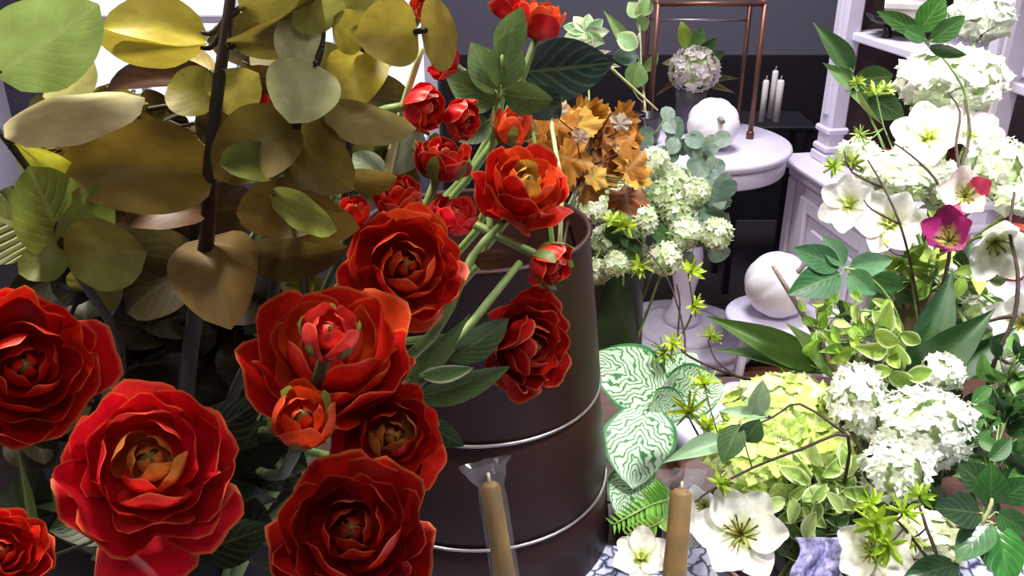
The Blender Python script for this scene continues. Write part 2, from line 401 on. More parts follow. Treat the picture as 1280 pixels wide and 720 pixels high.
# candles in front of the dark wall
cs = thing('candle_table', 'small black side table holding three white candles near the dark wall', 'side table', (1.0, 3.42, 0))
part('table_top', MB().box((.86, 3.30, .685), (1.16, 3.55, .705), bev=.005).mesh('tt', M_black, False), cs)
for x in (.88, 1.14):
    for yy in (3.32, 3.53): part('leg', MB().box((x-.012, yy-.012, 0), (x+.012, yy+.012, .685)).mesh('leg', M_black, False), cs)
for i, (px, top, lab) in enumerate(((952, 100, 'short white candle at the end of the row of three'), (962, 88, 'tallest white candle of three by the dark wall'), (970, 100, 'thicker white candle with a smooth side in the row of three'))):
    p = WY(px, 150, 3.4+(-.02 if i != 1 else .03)); h = WY(px, top, p.y).z-.705
    c = thing('pillar_candle', lab, 'candle', (p.x, p.y, .705), 'white candles on the black side table')
    T2 = Matrix.Translation((p.x, p.y, .705)); r = .0115+.002*(i == 2)
    part('wax', MB().lathe([(0, 0), (r, 0), (r, h-.006), (r-.003, h), (0, h-.002)], 16).mesh('wax', M_whitewax), c, T2)
    part('wick', MB().tube([(0, 0, h-.004), (0, 0, h+.008), (.002, 0, h+.016)], .0016, 6).mesh('wick', M_wick), c, T2)

# ------------------------------------------------------------------ white display cabinet at the right
ca = Vector((.17, -.985, 0)).normalized(); ci = Vector((.985, .17, 0)).normalized(); CP = Vector((.945, 2.92, 0))
CM = frame(CP, ca, ci, Vector((0, 0, 1)))   # local x along the front towards the camera, y into the cabinet; mirrored frame handled below
cab = thing('display_cabinet', 'white painted antique display cabinet with open shelves and moulded ledge', 'cabinet', CP)
CL = 1.55; CD = .42
def cbox(name, a, b, mat=M_white, bev=.004, par=None):
    return part(name, MB().box(a, b, CM, bev).mesh(name, mat, False), par or cab)
cbox('lower_body', (0.0, .03, .08), (CL, CD, .66))
cbox('plinth', (-.02, .0, 0), (CL+.02, CD, .09))
cbox('ledge', (-.03, -.03, .685), (CL+.03, CD, .705), bev=.006)
cbox('ledge_moulding', (-.018, -.012, .665), (CL+.018, CD, .685), bev=.006)
cbox('ledge_moulding', (-.008, .004, .635), (CL+.008, CD, .665), bev=.008)
for k in range(3):
    s0 = .1+k*.49
    d = cbox('door', (s0, .018, .14), (s0+.44, .03, .6), bev=.004)
    for (a, b) in (((s0, .0, .14), (s0+.05, .02, .6)), ((s0+.39, .0, .14), (s0+.44, .02, .6)), ((s0+.05, .0, .14), (s0+.39, .02, .19)), ((s0+.05, .0, .55), (s0+.39, .02, .6)), ((s0+.09, .006, .23), (s0+.35, .02, .51))):
        part('moulding' , MB().box(a, b, CM, .006).mesh('moulding', M_white, False), d)
cbox('corner_pilaster', (-.012, .008, .09), (.035, .05, .635), bev=.008)
cbox('corner_pilaster', (.048, .012, .09), (.082, .05, .635), bev=.008)
# upper part
def post(s, par=None):
    o = cbox('post', (s, .07, .705), (s+.075, .13, 1.95), bev=.008)
    for z in (.74, .80):
        part('collar', MB().box((s-.008, .062, z), (s+.083, .138, z+.022), CM, .006).mesh('collar', M_white, False), o)
    part('post_base', MB().box((s-.01, .06, .705), (s+.085, .14, .735), CM, .004).mesh('post_base', M_white, False), o)
    part('bead', MB().box((s+.02, .062, .86), (s+.055, .075, 1.9), CM, .005).mesh('bead', M_white, False), o)
post(.03); post(.76); post(CL-.1)
cbox('end_panel', (.03, .13, .705), (.05, CD, 1.95), M_cabback); cbox('end_panel', (CL-.05, .13, .705), (CL-.03, CD, 1.95))
cbox('back_panel', (.05, CD-.02, .705), (CL-.05, CD, 1.95), M_cabback)
cbox('cornice', (-.02, .02, 1.95), (CL+.02, CD, 2.03), bev=.015)
for z in (1.10, 1.5): cbox('shelf', (.05, .10, z), (CL-.05, CD-.02, z+.025))
def cpt(s, tt, z): return CM @ Vector((s, tt, z))
# things in the cabinet
p = cpt(.2, .2, 1.125)
o = thing('footed_tray', 'black scalloped tray on short feet on the cabinet shelf', 'tray', p)
T2 = Matrix.Translation(p)
part('dish', MB().lathe([(0, .045), (.055, .045), (.085, .052), (.1, .066), (.104, .064), (.088, .044), (.055, .036), (0, .036)], 48, None, lambda a, i: 1+.05*math.cos(9*a) if 2 <= i <= 5 else 1).mesh('dish', M_black), o, T2)
ft = MB().lathe([(.012, 0), (.016, .006), (.009, .02), (.013, .04), (0, .04)], 12).mesh('ft', M_black)
for k in range(4): part('foot', ft, o, Matrix.Translation(p+Vector((.055*math.cos(k*PI/2+.4), .055*math.sin(k*PI/2+.4), 0))))
o = part('gift_box', MB().box((-.075, -.055, 0), (.075, .055, .055), None, .004).box((-.079, -.059, .04), (.079, .059, .062), None, .004).mesh('box', M_cream, False), None, Matrix.Translation(p+Vector((0, 0, .046))) @ Matrix.Rotation(1.2, 4, 'Z'))
tag(o, 'cream card gift box on the black scalloped tray', 'box')
for i, (s, tt, r, lab) in enumerate(((.17, .24, .05, 'red glazed bowl on the cabinet ledge near the corner post'),)):
    p = cpt(s, tt, .705)
    o = part('bowl', MB().lathe([(0, .004), (.02, .0), (.024, .006), (r*.9, .03), (r, .05), (r-.005, .05), (r*.8, .032), (.02, .012), (0, .011)], 28).mesh('bowl', M_redglaze), None, Matrix.Translation(p)); tag(o, lab, 'bowl')
def jarpot(name, label, cat, p, prof, mat, seg=36, rim=None):
    o = thing(name, label, cat, p); part('body', MB().lathe(prof, seg).mesh(name, mat), o, Matrix.Translation(Vector(p)))
    return o
p = cpt(.42, .3, .705)
o = thing('wooden_crate', 'low reddish-brown wooden crate on the cabinet ledge', 'crate', p)
Mx = Matrix.Translation(p) @ Matrix.Rotation(math.atan2(ca.y, ca.x), 4, 'Z')
part('base', MB().box((-.15, -.07, 0), (.15, .07, .01)).mesh('base', M_board, False), o, Mx)
for y0 in (-.07, .06):
    for z0 in (.012, .062): part('slat', MB().box((-.15, y0, z0), (.15, y0+.01, z0+.042), None, .002).mesh('slat', M_crate, False), o, Mx)
for x0 in (-.15, .14):
    for z0 in (.012, .062): part('slat', MB().box((x0, -.06, z0), (x0+.01, .06, z0+.042), None, .002).mesh('slat', M_crate, False), o, Mx)
p = cpt(1.02, .06, .705)
jarpot('red_pot', 'orange-red glazed pot on the cabinet ledge behind the curling twig', 'plant pot', p, [(0, 0), (.035, 0), (.05, .1), (.055, .1), (.055, .115), (.048, .115), (.042, .1), (.03, .02), (0, .015)], M_redglaze)
p = cpt(.82, .26, .705)
jarpot('ginger_jar', 'dark red glazed jar on the cabinet ledge behind the flowers', 'jar', p, [(0, 0), (.05, 0), (.075, .05), (.08, .1), (.055, .16), (.04, .18), (.044, .2), (.036, .2), (.033, .18), (0, .17)], plain('wine_glaze', '5A1420', .3))

# ------------------------------------------------------------------ wooden counter in the foreground
TBZ = .74
tb = thing('counter_table', 'brown wooden counter table under the buckets and flower bowl', 'table', (.1, .7, 0))
bw = 1.62/9
bd = MB().box((-.95, -bw/2+.001, -.03), (.95, bw/2-.001, 0), None, .002).mesh('board', M_board, False)
for k in range(9): part('board', bd, tb, Matrix.Translation((.1, -.22+bw*(k+.5), TBZ)))
part('apron', MB().box((-.8, -.16, .62), (1.0, 1.34, .71)).mesh('apron', M_board, False), tb)
for x in (-.78, .92):
    for yy in (-.14, 1.26): part('leg', MB().box((x, yy, 0), (x+.06, yy+.06, .62)).mesh('leg', M_board, False), tb)
# lace runner
def fz(u, v): 
    x = bilerp(-.78, .98, (u+1)/2); yy = bilerp(-.1, .935+.012*math.sin(u*40), v)
    return (x, yy, TBZ+.004+.002*math.sin(x*31)*math.sin(yy*27+1))
lc = part('lace_cloth', grid('lace', 70, 30, fz, M_lace)); sm = lc.modifiers.new('thickness', 'SOLIDIFY'); sm.thickness = .002; sm.offset = -.9
tag(lc, 'white and blue lace runner spread over the wooden counter', 'cloth')

# ------------------------------------------------------------------ buckets
def bucket(name, label, c, rad, z0, z1, rings, mat, wallt=.004):
    o = thing(name, label, 'bucket', (c[0], c[1], z0))
    T = Matrix.Translation((c[0], c[1], 0))
    rf = lambda z: rad[0]+(rad[1]-rad[0])*(z-z0)/(z1-z0)
    prof = [(0, z0), (rf(z0), z0)]
    zs = sorted(rings)
    for z in zs: prof += [(rf(z), z-.012), (rf(z)-.003, z-.004), (rf(z)-.003, z+.004), (rf(z), z+.012)]
    prof += [(rf(z1), z1-.004), (rf(z1)+.003, z1), (rf(z1)-.003, z1+.002), (rf(z1)-wallt, z1-.004), (rf(z0)-wallt, z0+.006), (0, z0+.006)]
    part('body', MB().lathe(prof, 72).mesh('bucket', mat), o, T)
    for z in zs:
        part('band', MB().tube([(rf(z)*math.cos(2*PI*k/64), rf(z)*math.sin(2*PI*k/64), z) for k in range(65)], .0022, 6, 1, False).mesh('band', M_band), o, T)
    return o
BK = Vector((-.045, 1.0, 0))
bucket('metal_bucket', 'dark brown metal bucket with bright wire bands, holding maple and magnolia leaves', BK, (.182, .139), TBZ+.006, 1.186, (.838, .978), M_bucket)
LP = Vector((-.40, .80, 0))
bucket('metal_bucket', 'dark brown bucket packed with red ranunculus and olive foliage', LP, (.165, .135), TBZ+.006, 1.12, (.86, 1.0), M_bucket_shaded)

# ------------------------------------------------------------------ leaf and petal meshes
def leafmesh(name, wfun, mat, fold=.18, curl=.15, rip=0, nu=6, nv=10, twist=0):
    def f(u, v):
        w = wfun(v); x = u*w; z = fold*abs(u)**1.4*w-curl*(v-.35)**2*1.2+rip*math.sin(v*14+u*2)*abs(u)*w
        return (x, v, z)
    return grid(name, nu, nv, f, mat)
prof_round = lambda v: .5*math.sin(PI*min(1, max(0, v))**.92)**.52 if 0 < v < 1 else .012
prof_ell = lambda v: .5*math.sin(PI*v**.85)**.85+.006
prof_lance = lambda v: .5*math.sin(PI*v**.7)**1.1*(1-.25*v)+.004
prof_heart = lambda v: .5*(math.sin(PI*min(1, v*.86+.14))**.75)+.003
L_round = leafmesh('round_leaf', prof_round, M_olive, .26, .45, .02, 8, 12)
L_round2 = leafmesh('round_leaf_flat', prof_round, M_olive, .22, -.3, .04, 8, 12)
L_vein = leafmesh('veined_leaf', prof_round, leafmat('veined_leaf', .4, 8, 1.1, transl=.3, bump=.6), .12, .15, .05, 8, 12)
L_ell = leafmesh('oval_leaf', prof_ell, M_leaf, .2, .2)
L_gloss = leafmesh('glossy_leaf', prof_ell, M_glossy, .15, .2)
L_lance = leafmesh('long_leaf', prof_lance, M_plainleaf, .35, .3, 0, 6, 12)
L_varieg = leafmesh('edged_leaf', prof_ell, M_varieg, .2, .3)
L_heart = leafmesh('caladium_leaf', prof_heart, M_calad, .12, .25, .05, 10, 12)
L_euc = leafmesh('eucalyptus_leaf', prof_round, leafmat('eucalyptus_leaf', .15, 5, 1, transl=.2, rough=.6), .12, .2)
# jagged maple leaf
def maple():
    pts = []
    lobes = [(0, .62), (20, .5), (36, .42), (56, .6), (76, .5), (94, .40), (120, .46), (150, .26)]
    half = []
    for a, r in lobes: half.append((a, r))
    outl = []
    full = [(-a, r) for a, r in half[:0:-1]]+half
    for i, (a, r) in enumerate(full):
        if i:
            a0, r0 = full[i-1]; am = (a0+a)/2; outl.append((am-4, (r0+r)/2*.98)); outl.append((am+3, min(r, r0)*.95+.02))
        outl.append((a, r))
    V = [(0, .38, 0)]; U = [(.5, .4)]
    for a, r in outl:
        x = r*math.sin(R(a)); y = .38+r*math.cos(R(a)); z = -.25*(x*x+(y-.38)**2)+.05*math.sin(a*.12)
        V.append((x, y, z)); U.append((.5+x*.8, max(0, min(1, y))))
    V.append((0, 0, -.04)); U.append((.5, 0))
    n = len(V)-1
    F = [(0, i, i+1) for i in range(1, n)]+[(0, n, 1)]
    return mesh('maple_leaf', V, F, U, leafmat('maple_leaf', .3, 5, 1, transl=.3, rough=.6), True)
L_maple = maple()

def leaf(par, me, b, d0, t, d1, wpx, roll=0, color=None, name='leaf'):
    """leaf from base to tip; b and t are points seen in the photograph with their distance, wpx its width"""
    p0 = W(b[0], b[1], d0); p1 = W(t[0], t[1], d1)
    return leaf3(par, me, p0, p1, wpx*(d0+d1)/2/FPX/max(.35, math.cos(R(roll))), roll, color, name)
def leaf3(par, me, p0, p1, w, roll=0, color=None, name='leaf', nrm=None):
    y = p1-p0; L = y.length; y.normalize()
    n = nrm or (CAM-(p0+p1)/2).normalized(); n = n-y*n.dot(y)
    if n.length < 1e-4: n = y.orthogonal()
    n.normalize(); n = Matrix.Rotation(R(roll), 3, y) @ n; x = y.cross(n)
    return part(name, me, par, frame(p0, x, y, n, w, L, (w+L)/2), color)
def bez(p0, c0, c1, p1, n=7):
    return [p0*(1-s)**3+c0*3*s*(1-s)**2+c1*3*s*s*(1-s)+p1*s**3 for s in (k/(n-1) for k in range(n))]
def bowlpetal(name, phi0, phi1, dth, mat, flare=0, ruf=.02, seed=0, n=10, drop=.16, spiral=.05):
    rnd = random.Random(seed); a1, a2 = rnd.uniform(0, 6), rnd.uniform(0, 6)
    def f(u, v):
        ph = R(phi0+(phi1-phi0)*v*(1-(drop+.26)*abs(u)**2.8-.05*math.sin(2.6*u+a2)*v)); th = R(dth)*u*(.8+.2*math.sin(PI*min(1, v*1.1)))
        r = 1+flare*max(0, v-.55)**2*6+ruf*math.sin(4*u+a1)*v*v+ruf*math.sin(7*u*v+a2)*v+spiral*u
        return (r*math.sin(ph)*math.cos(th), r*math.sin(ph)*math.sin(th), -r*math.cos(ph))
    return grid(name, n, n, f, mat)
RINGS = [(.085, 5, 166, 3, 70, 0), (.15, 8, 148, 3, 72, 0), (.225, 8, 132, 4, 60, .02), (.31, 8, 118, 4, 60, .03), (.39, 8, 105, 5, 52, .06), (.455, 8, 95, 5, 52, .1), (.5, 10, 78, 5, 50, .16)]
PM = [[bowlpetal('petal_%d' % i, p0, p1, dt, M_ran, fl_, .03+.02*(i > 3), i*7+s, spiral=.07) for s in (0, 1, 2)] for i, (rr, p0, p1, n, dt, fl_) in enumerate(RINGS)]
SEP = bowlpetal('sepal', 4, 105, 26, M_plainleaf, .05, .02, 3, 5, .35)
CUPP = [bowlpetal('cup_petal', 4, 128, 50, M_ran, .03, .03, s+50, 7, .12) for s in (0, 1)]
CORE = MB().lathe([(1e-5, -1)]+[(math.sin(PI*k/10), -math.cos(PI*k/10)) for k in range(1, 10)]+[(1e-5, 1)], 16).mesh('core', plain('flower_core', '6F6A2A', .6, noise=.3, scale=2))
def col(h, j=0.0):
    c = lin(h); k = 1+random.uniform(-j, j); return (c[0]*k, c[1]*k, c[2]*k, 1)
RED = dict(red=('D01018', 'B40A12', 'D42418'), orange=('D4281A', 'C01412', 'DE481E'), dark=('A80E12', '960A0E', 'B81A12'), pink=('E01A30', 'CC1222', 'E83A3A'))
def rflower(par, c, diam, axis, kind='full', tone='red', sepals=False, coregreen=False, mid=None):
    """flower head made of nested cupped petals round a core; centre c, facing axis"""
    roll = random.uniform(0, 6)
    rings = dict(full=range(0, 7), bud=range(0, 3), cup=range(1, 5), small=range(0, 6))[kind]
    top = RINGS[max(rings)][0]; k = diam/2/top*(.86 if kind == 'full' else .95)
    base = axis_frame(c, axis, roll)
    tn = RED[tone]
    head = part('flower_head', CORE, par, base @ Matrix.Diagonal((k*.06, k*.06, k*.08, 1)))
    for i in rings:
        rr, p0, p1, n, dt, fl_ = RINGS[i]
        for q in range(n):
            a = 2*PI*(q+.5*(i % 2))/n+random.uniform(-.15, .15)
            s = k*rr*random.uniform(.90, 1.08)
            M = base @ Matrix.Rotation(a, 4, 'Z') @ Matrix.Rotation(random.uniform(-.14, .12), 4, 'Y') @ Matrix.Rotation(random.uniform(-.1, .1), 4, 'X') @ Matrix.Diagonal((s, s, s*(1.0), 1))
            hx = random.choice(tn) if i > 2 else (mid if mid and (i < 2 or q % 2) else tn[2])
            part('petal', random.choice(PM[i]), head, M, col(hx, .12))
    if sepals:
        cal = part('calyx', CORE, par, base @ Matrix.Translation((0, 0, -k*top*.93)) @ Matrix.Diagonal((k*top*.3, k*top*.3, k*top*.16, 1)), (.3, .4, .1, 1))
        cal.data = CALYX
        for q in range(5):
            s = k*top*1.06; part('sepal', SEP, cal, base @ Matrix.Rotation(q*2*PI/5+.3, 4, 'Z') @ Matrix.Diagonal((s, s, s, 1)), col('7D9448', .15))
    return head
CALYX = MB().lathe([(1e-5, -1)]+[(math.sin(PI*k/8), -math.cos(PI*k/8)) for k in range(1, 8)]+[(1e-5, 1)], 12).mesh('calyx', M_stem)
MOUTHS = [(Vector((.268, 2.1, 0)), .74), (Vector((.60, 1.18, 0)), 1.03), (Vector((.37, .86, 0)), .80)]
G_RAN = 'red ranunculus stems in the dark bucket'
def stem_to(par, p0, p1, axis, r=.0033, mat=M_stem, lift=.5, back=.35, name='stem'):
    L = (p1-p0).length
    for c, zm in MOUTHS:
        if (Vector((p0.x, p0.y))-Vector((c.x, c.y))).length < .1 and p1.z > zm-.2:
            m = Vector((c.x+(p0.x-c.x)*.6, c.y+(p0.y-c.y)*.6, zm)); d = p1-m
            pts = [p0, (p0+m)/2]+bez(m, m+Vector((0, 0, d.length*.3)), p1-axis*d.length*.25, p1, 7)
            part(name, MB().tube(pts, r, 8, 2).mesh('stem', mat), par); return pts
    pts = bez(p0, p0+Vector((0, 0, L*lift)), p1-axis*L*back, p1, 8)
    part(name, MB().tube(pts, r, 8, 2).mesh('stem', mat), par); return pts
def ranunculus(px, py, dpx, d, ax, ay, kind, tone, label, sep=False, mid=None, foot=None, matst=None, back=.3):
    p = W(px, py, d); axis = img_axis(p, ax, ay); diam = dpx*d/FPX
    a = random.uniform(0, 6); rr = .09*math.sqrt(random.random())
    f = foot or Vector((LP.x+rr*math.cos(a), LP.y+rr*math.sin(a), TBZ+.02))
    o = thing('ranunculus', label, 'flower', f, G_RAN)
    k = dict(full=.47, bud=.47, cup=.47, small=.47)[kind]
    stem_to(o, f, p-axis*diam*k, axis, .0035, matst or (M_stem if px > 480 else M_stem_shaded), .5, back)
    rflower(o, p, diam, axis, kind, tone, sep, mid=mid); return o
OL = 'D08A3A'
ranunculus(32, 458, 216, .43, .25, .12, 'full', 'red', 'large red ranunculus with orange-tipped petals below the notched green leaf')
B_ = ranunculus(187, 575, 222, .40, .05, .32, 'full', 'pink', 'crimson ranunculus with drooping outer petal and curled olive centre', mid='C8803A')
ranunculus(415, 432, 214, .50, -.02, .75, 'full', 'orange', 'broad orange-red ranunculus with a green-cupped bud in front of it')
ranunculus(508, 332, 170, .56, .12, .2, 'full', 'orange', 'round orange-red ranunculus with tightly wrapped centre beside thick green stalks', mid='C0401C')
ranunculus(490, 545, 150, .50, .12, .25, 'full', 'red', 'red ranunculus with open gold-edged centre above a darker bloom', mid='B8783A')
ranunculus(440, 662, 212, .44, .0, .22, 'full', 'dark', 'dark red ranunculus under the gold-centred bloom', mid='A02A18')
ranunculus(668, 434, 136, .66, .85, -.15, 'full', 'dark', 'rust red ranunculus turned sideways in front of the dark bucket', foot=Vector((LP.x+.05, LP.y+.02, TBZ+.02)), mid='B03018')
ranunculus(660, 226, 128, .68, .4, .8, 'full', 'orange', 'wide open red and orange ranunculus with yellow centre above the bucket rim', mid='C8A040', foot=Vector((LP.x+.06, LP.y+.03, TBZ+.02)))
ranunculus(378, 522, 82, .44, .05, .55, 'bud', 'orange', 'small half-open ranunculus bud with green sepals above dark red bloom', True)
ranunculus(412, 415, 74, .44, .1, .85, 'bud', 'pink', 'pinkish ranunculus bud cupped by green sepals in front of broad orange bloom', True)
ranunculus(554, 192, 72, .60, .4, 1.7, 'cup', 'dark', 'dark red ranunculus cup with green calyx under the red side-on bloom', True)
ranunculus(534, 138, 62, .62, 2.2, -.5, 'cup', 'red', 'bright red ranunculus seen from behind with coral back petals', back=.1)
ranunculus(582, 150, 56, .64, 2.4, -.6, 'cup', 'red', 'glossy red ranunculus cup pointing towards the green foliage', back=.1)
ranunculus(640, 155, 54, .72, .2, 1.8, 'bud', 'orange', 'peach orange ranunculus bud just above the wide open bloom', True)
ranunculus(676, 16, 64, .76, .5, 2.6, 'cup', 'orange', 'glowing orange ranunculus cup on top beside the dark magnolia leaf')
ranunculus(634, 2, 46, .77, -.3, 2, 'cup', 'red', 'red ranunculus behind the glowing orange cup')
ranunculus(694, 334, 62, .66, 2.0, -1.3, 'cup', 'red', 'small red ranunculus with ruffled mouth on a thick green stalk', True, foot=Vector((LP.x+.07, LP.y-.01, TBZ+.02)), back=.5)
ranunculus(2, 690, 130, .36, .3, .3, 'full', 'red', 'red ranunculus beneath the orange-tipped and crimson blooms')
ranunculus(497, 240, 62, .64, -.3, 1.6, 'cup', 'dark', 'shaded dark red ranunculus behind the olive leaves')
ranunculus(570, 266, 62, .60, .8, 1.2, 'cup', 'pink', 'rosy ranunculus with pale petal edge behind tightly wrapped bloom')
ranunculus(443, 262, 42, .56, .3, 1.6, 'bud', 'red', 'small red ranunculus bud between olive leaf and round bloom')
ranunculus(470, 130, 52, .70, .2, 1.6, 'cup', 'pink', 'pinkish red ranunculus glimpsed behind the yellow-olive leaves')
ranunculus(348, 130, 60, .66, .8, 1.2, 'cup', 'red', 'red ranunculus glimpsed through the olive leaves near the dark branch')
ranunculus(552, 76, 46, .72, -1.4, .6, 'cup', 'pink', 'small coral ranunculus beside the lobed green leaves')
ranunculus(530, 8, 34, .70, .1, .3, 'bud', 'orange', 'tiny orange ranunculus bud behind the yellow-olive leaves')

def droop(o, px, py, d, dpx, ax, ay, dirs, tone):
    p = W(px, py, d); axis = img_axis(p, ax, ay); h = [c for c in o.children if c.name.startswith('flower_head')][0]; r = dpx*d/FPX/2*.86
    for (dx, dy, sc, tl) in dirs:
        x = RT*dx+UP*dy; x = (x-axis*x.dot(axis)).normalized(); y = axis.cross(x)
        part('petal', PM[6][0], h, frame(p-axis*r*.12, x, y, axis) @ Matrix.Rotation(tl, 4, 'Y') @ Matrix.Diagonal((r*sc, r*sc*.8, r*sc, 1)), col(random.choice(RED[tone]), .1))
droop(B_, 187, 575, .40, 222, .05, .32, [(.0, -1, 1.42, .12), (1, -.5, 1.25, .1), (-.9, -.5, 1.05, .1)], 'pink')
# ------------------------------------------------------------------ olive foliage branches
def branch(label, foot, main, rad, leaves, mat=M_darkstem, name='foliage_branch', cat='foliage', group=None, dmain=None):
    """main: list of (px,py,d); leaves: (mesh, base, d0, tip, d1, width, roll, colour, attach index or None)"""
    pts = [W(*m) for m in main]
    f = Vector(foot); o = thing(name, label, cat, f, group)
    mid = [f+(pts[0]-f)*.35+Vector((0, 0, .10*(pts[0]-f).length)), f+(pts[0]-f)*.75+Vector((0, 0, .06*(pts[0]-f).length))]
    P = [f]+mid+pts; mb = MB(); mb.tube(P, [rad*1.2]*3+[rad*(1-.5*i/max(1, len(pts)-1)) for i in range(len(pts))], 7, 3)
    for lf in leaves:
        me, b, d0, tp, d1, wpx, roll, c = lf[:8]
        p0 = W(b[0], b[1], d0); p1 = W(tp[0], tp[1], d1)
        q = min(P[2:], key=lambda a: (a-p0).length)
        if (q-p0).length > .006:
            m = (q+p0)/2-Vector((0, 0, .1*(q-p0).length)); mb.tube([q, m, p0, p0+(p1-p0)*.08], [rad*.45, rad*.36, rad*.3, rad*.2], 6, 2)
        leaf(o, me, b, d0, tp, d1, wpx, roll, col(c, .08))
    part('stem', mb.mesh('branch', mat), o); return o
OB = lambda a, r: (LP.x+r*math.cos(a), LP.y+r*math.sin(a), TBZ+.02)
LRn, LR2 = L_round, L_round2
branch('upright dark branch of olive-brown rounded leaves at the middle of the foliage', OB(0, .02),
  [(240, 420, .56), (258, 300, .52), (262, 220, .50), (270, 130, .49), (285, 20, .48), (292, -40, .48)], .0052,
  [(LRn, (262, 42), .49, (128, 22), .46, 62, 40, 'D4C84E'), (LRn, (262, 60), .49, (116, 56), .45, 30, -68, 'A89A3A'),
   (LRn, (272, 215), .50, (74, 208), .45, 118, 12, '86702A'), (LRn, (262, 262), .51, (150, 262), .50, 60, 35, '5E3A1E'),
   (LRn, (285, 60), .48, (405, 18), .47, 46, 55, '74692C'), (LR2, (300, 10), .48, (390, -20), .47, 60, 30, '8A8038'),
   (LRn, (270, 130), .50, (205, 100), .50, 66, 10, '8C8436'), (LRn, (265, 128), .50, (320, 100), .49, 66, 20, 'B0A64C'),
   (LRn, (270, 100), .52, (112, 100), .56, 40, 40, '4A2C14'), (LRn, (268, 92), .54, (190, 62), .56, 30, 50, 'B09A40'),
   (LRn, (262, 290), .53, (280, 394), .49, 108, 10, '7C6232'), (LRn, (250, 330), .56, (150, 385), .55, 80, 25, '3A3218')])
branch('branch of gold-olive rounded leaves over the broad orange ranunculus', OB(1, .03),
  [(330, 420, .58), (352, 300, .54), (360, 230, .51), (372, 150, .49), (392, 90, .48), (402, 60, .48)], .0038,
  [(LRn, (372, 150), .49, (268, 215), .47, 92, 15, '7C6A2C'), (LRn, (360, 160), .50, (432, 235), .49, 84, 15, '77662C'),
   (LR2, (356, 200), .49, (270, 212), .46, 52, 25, '6C7434'), (LRn, (350, 250), .50, (440, 290), .49, 60, 25, '8A7430'),
   (LR2, (340, 242), .48, (430, 285), .46, 44, 30, '98A44E'), (LRn, (420, 262), .50, (288, 262), .50, 76, 10, '8A7230'),
   (LRn, (300, 320), .54, (428, 318), .53, 56, 25, '5C4E22'),
   (LR2, (398, 72), .48, (345, 30), .47, 72, 25, 'D2D6A4'), (LRn, (395, 78), .47, (362, 146), .46, 92, 10, 'CCD29A'),
   (LRn, (400, 135), .49, (512, 168), .48, 52, 25, 'A0925A'), (LR2, (405, 40), .48, (385, -10), .47, 70, 20, 'A8A850')])
branch('branch of yellow-olive leaves with silvery bud leaning over the ranunculus stalks', OB(2, .04),
  [(420, 380, .62), (430, 260, .58), (440, 150, .53), (455, 60, .50), (520, 40, .49), (532, 38, .485)], .003,
  [(LRn, (455, 58), .50, (440, 124), .48, 76, 10, 'C2B23A'), (LR2, (452, 58), .50, (412, 20), .48, 50, 25, 'A2983A'),
   (LRn, (525, 40), .49, (452, 42), .47, 86, 10, 'C0AE48'), (LR2, (528, 40), .49, (578, 42), .48, 90, 15, 'B09C48'),
   (LR2, (470, 20), .50, (440, -20), .5, 70, 25, 'A4A044'), (LRn, (430, 222), .57, (492, 228), .56, 34, 35, '7A6A32')])
branch('branch of light green deeply veined leaves with a notched leaf at its foot', OB(3.3, .05),
  [(150, 430, .55), (85, 322, .47), (60, 250, .46), (12, 180, .45), (-40, 120, .45)], .0028,
  [(L_vein, (-8, 96), .44, (120, 10), .42, 112, 8, 'A6C670'), (LR2, (8, 168), .44, (186, 108), .42, 62, 30, 'EDE8B8'),
   (LRn, (60, 130), .46, (118, 88), .45, 40, 30, 'C8C684'), (L_vein, (84, 318), .47, (40, 210), .44, 92, 20, '8CA044'),
   (LR2, (84, 318), .46, (196, 312), .44, 92, 12, '8E9C4C'), (LR2, (84, 318), .46, (26, 346), .45, 48, 30, '76823A'),
   (LRn, (84, 316), .47, (130, 240), .46, 60, 25, '8A9A48'), (LRn, (12, 185), .46, (76, 212), .45, 40, 50, 'D0D040'),
   (L_vein, (60, 300), .48, (-30, 260), .47, 110, 15, '6A7230'), (LRn, (70, 190), .50, (150, 165), .50, 60, 30, '6A4A22'),
   (LRn, (120, 300), .53, (220, 330), .53, 70, 20, '3E3A1C')])
# broad green ranunculus-type foliage and the magnolia leaf
branch('lobed mid-green leaf spray among the red ranunculus', OB(.5, .06),
  [(600, 330, .74), (612, 220, .74), (620, 130, .72), (628, 70, .70)], .003,
  [(L_ell, (620, 130), .72, (560, 96), .70, 52, 15, '5F7C44'), (L_ell, (622, 118), .71, (590, 52), .70, 46, 15, '66834A'),
   (L_ell, (625, 112), .71, (640, 40), .70, 48, 15, '5F7C44'), (L_ell, (628, 118), .71, (690, 126), .70, 42, 20, '55733E'),
   (L_ell, (622, 70), .71, (655, 10), .70, 40, 20, '6A8A4C'), (L_ell, (612, 150), .73, (570, 175), .73, 40, 20, '3C5430')], M_stem)
branch('green leaf spray with a banded small leaf beneath the thick stalks', OB(5.6, .07),
  [(470, 560, .62), (505, 500, .61), (560, 440, .61), (650, 328, .655)], .0052,
  [(L_ell, (510, 500), .61, (640, 462), .62, 36, 30, '4F6A3A'), (L_lance, (505, 480), .60, (590, 395), .60, 34, 20, '5E7A4E'),
   (L_ell, (560, 450), .61, (640, 400), .63, 40, 30, '3F5634'), (L_varieg, (525, 470), .59, (592, 462), .59, 22, 20, '6FA060'),
   (L_ell, (520, 520), .61, (580, 560), .62, 34, 20, '2F4426')], M_stem)
branch('thick pale green stalks rising bare behind the yellow-olive leaves', OB(4.8, .07),
  [(470, 300, .66), (485, 215, .66), (505, 130, .64), (528, 60, .62)], .0042,
  [(L_euc, (485, 215), .66, (530, 165), .66, 40, 20, '8FA088'), (L_euc, (480, 225), .66, (440, 190), .66, 36, 20, '98A890')], M_palestem)
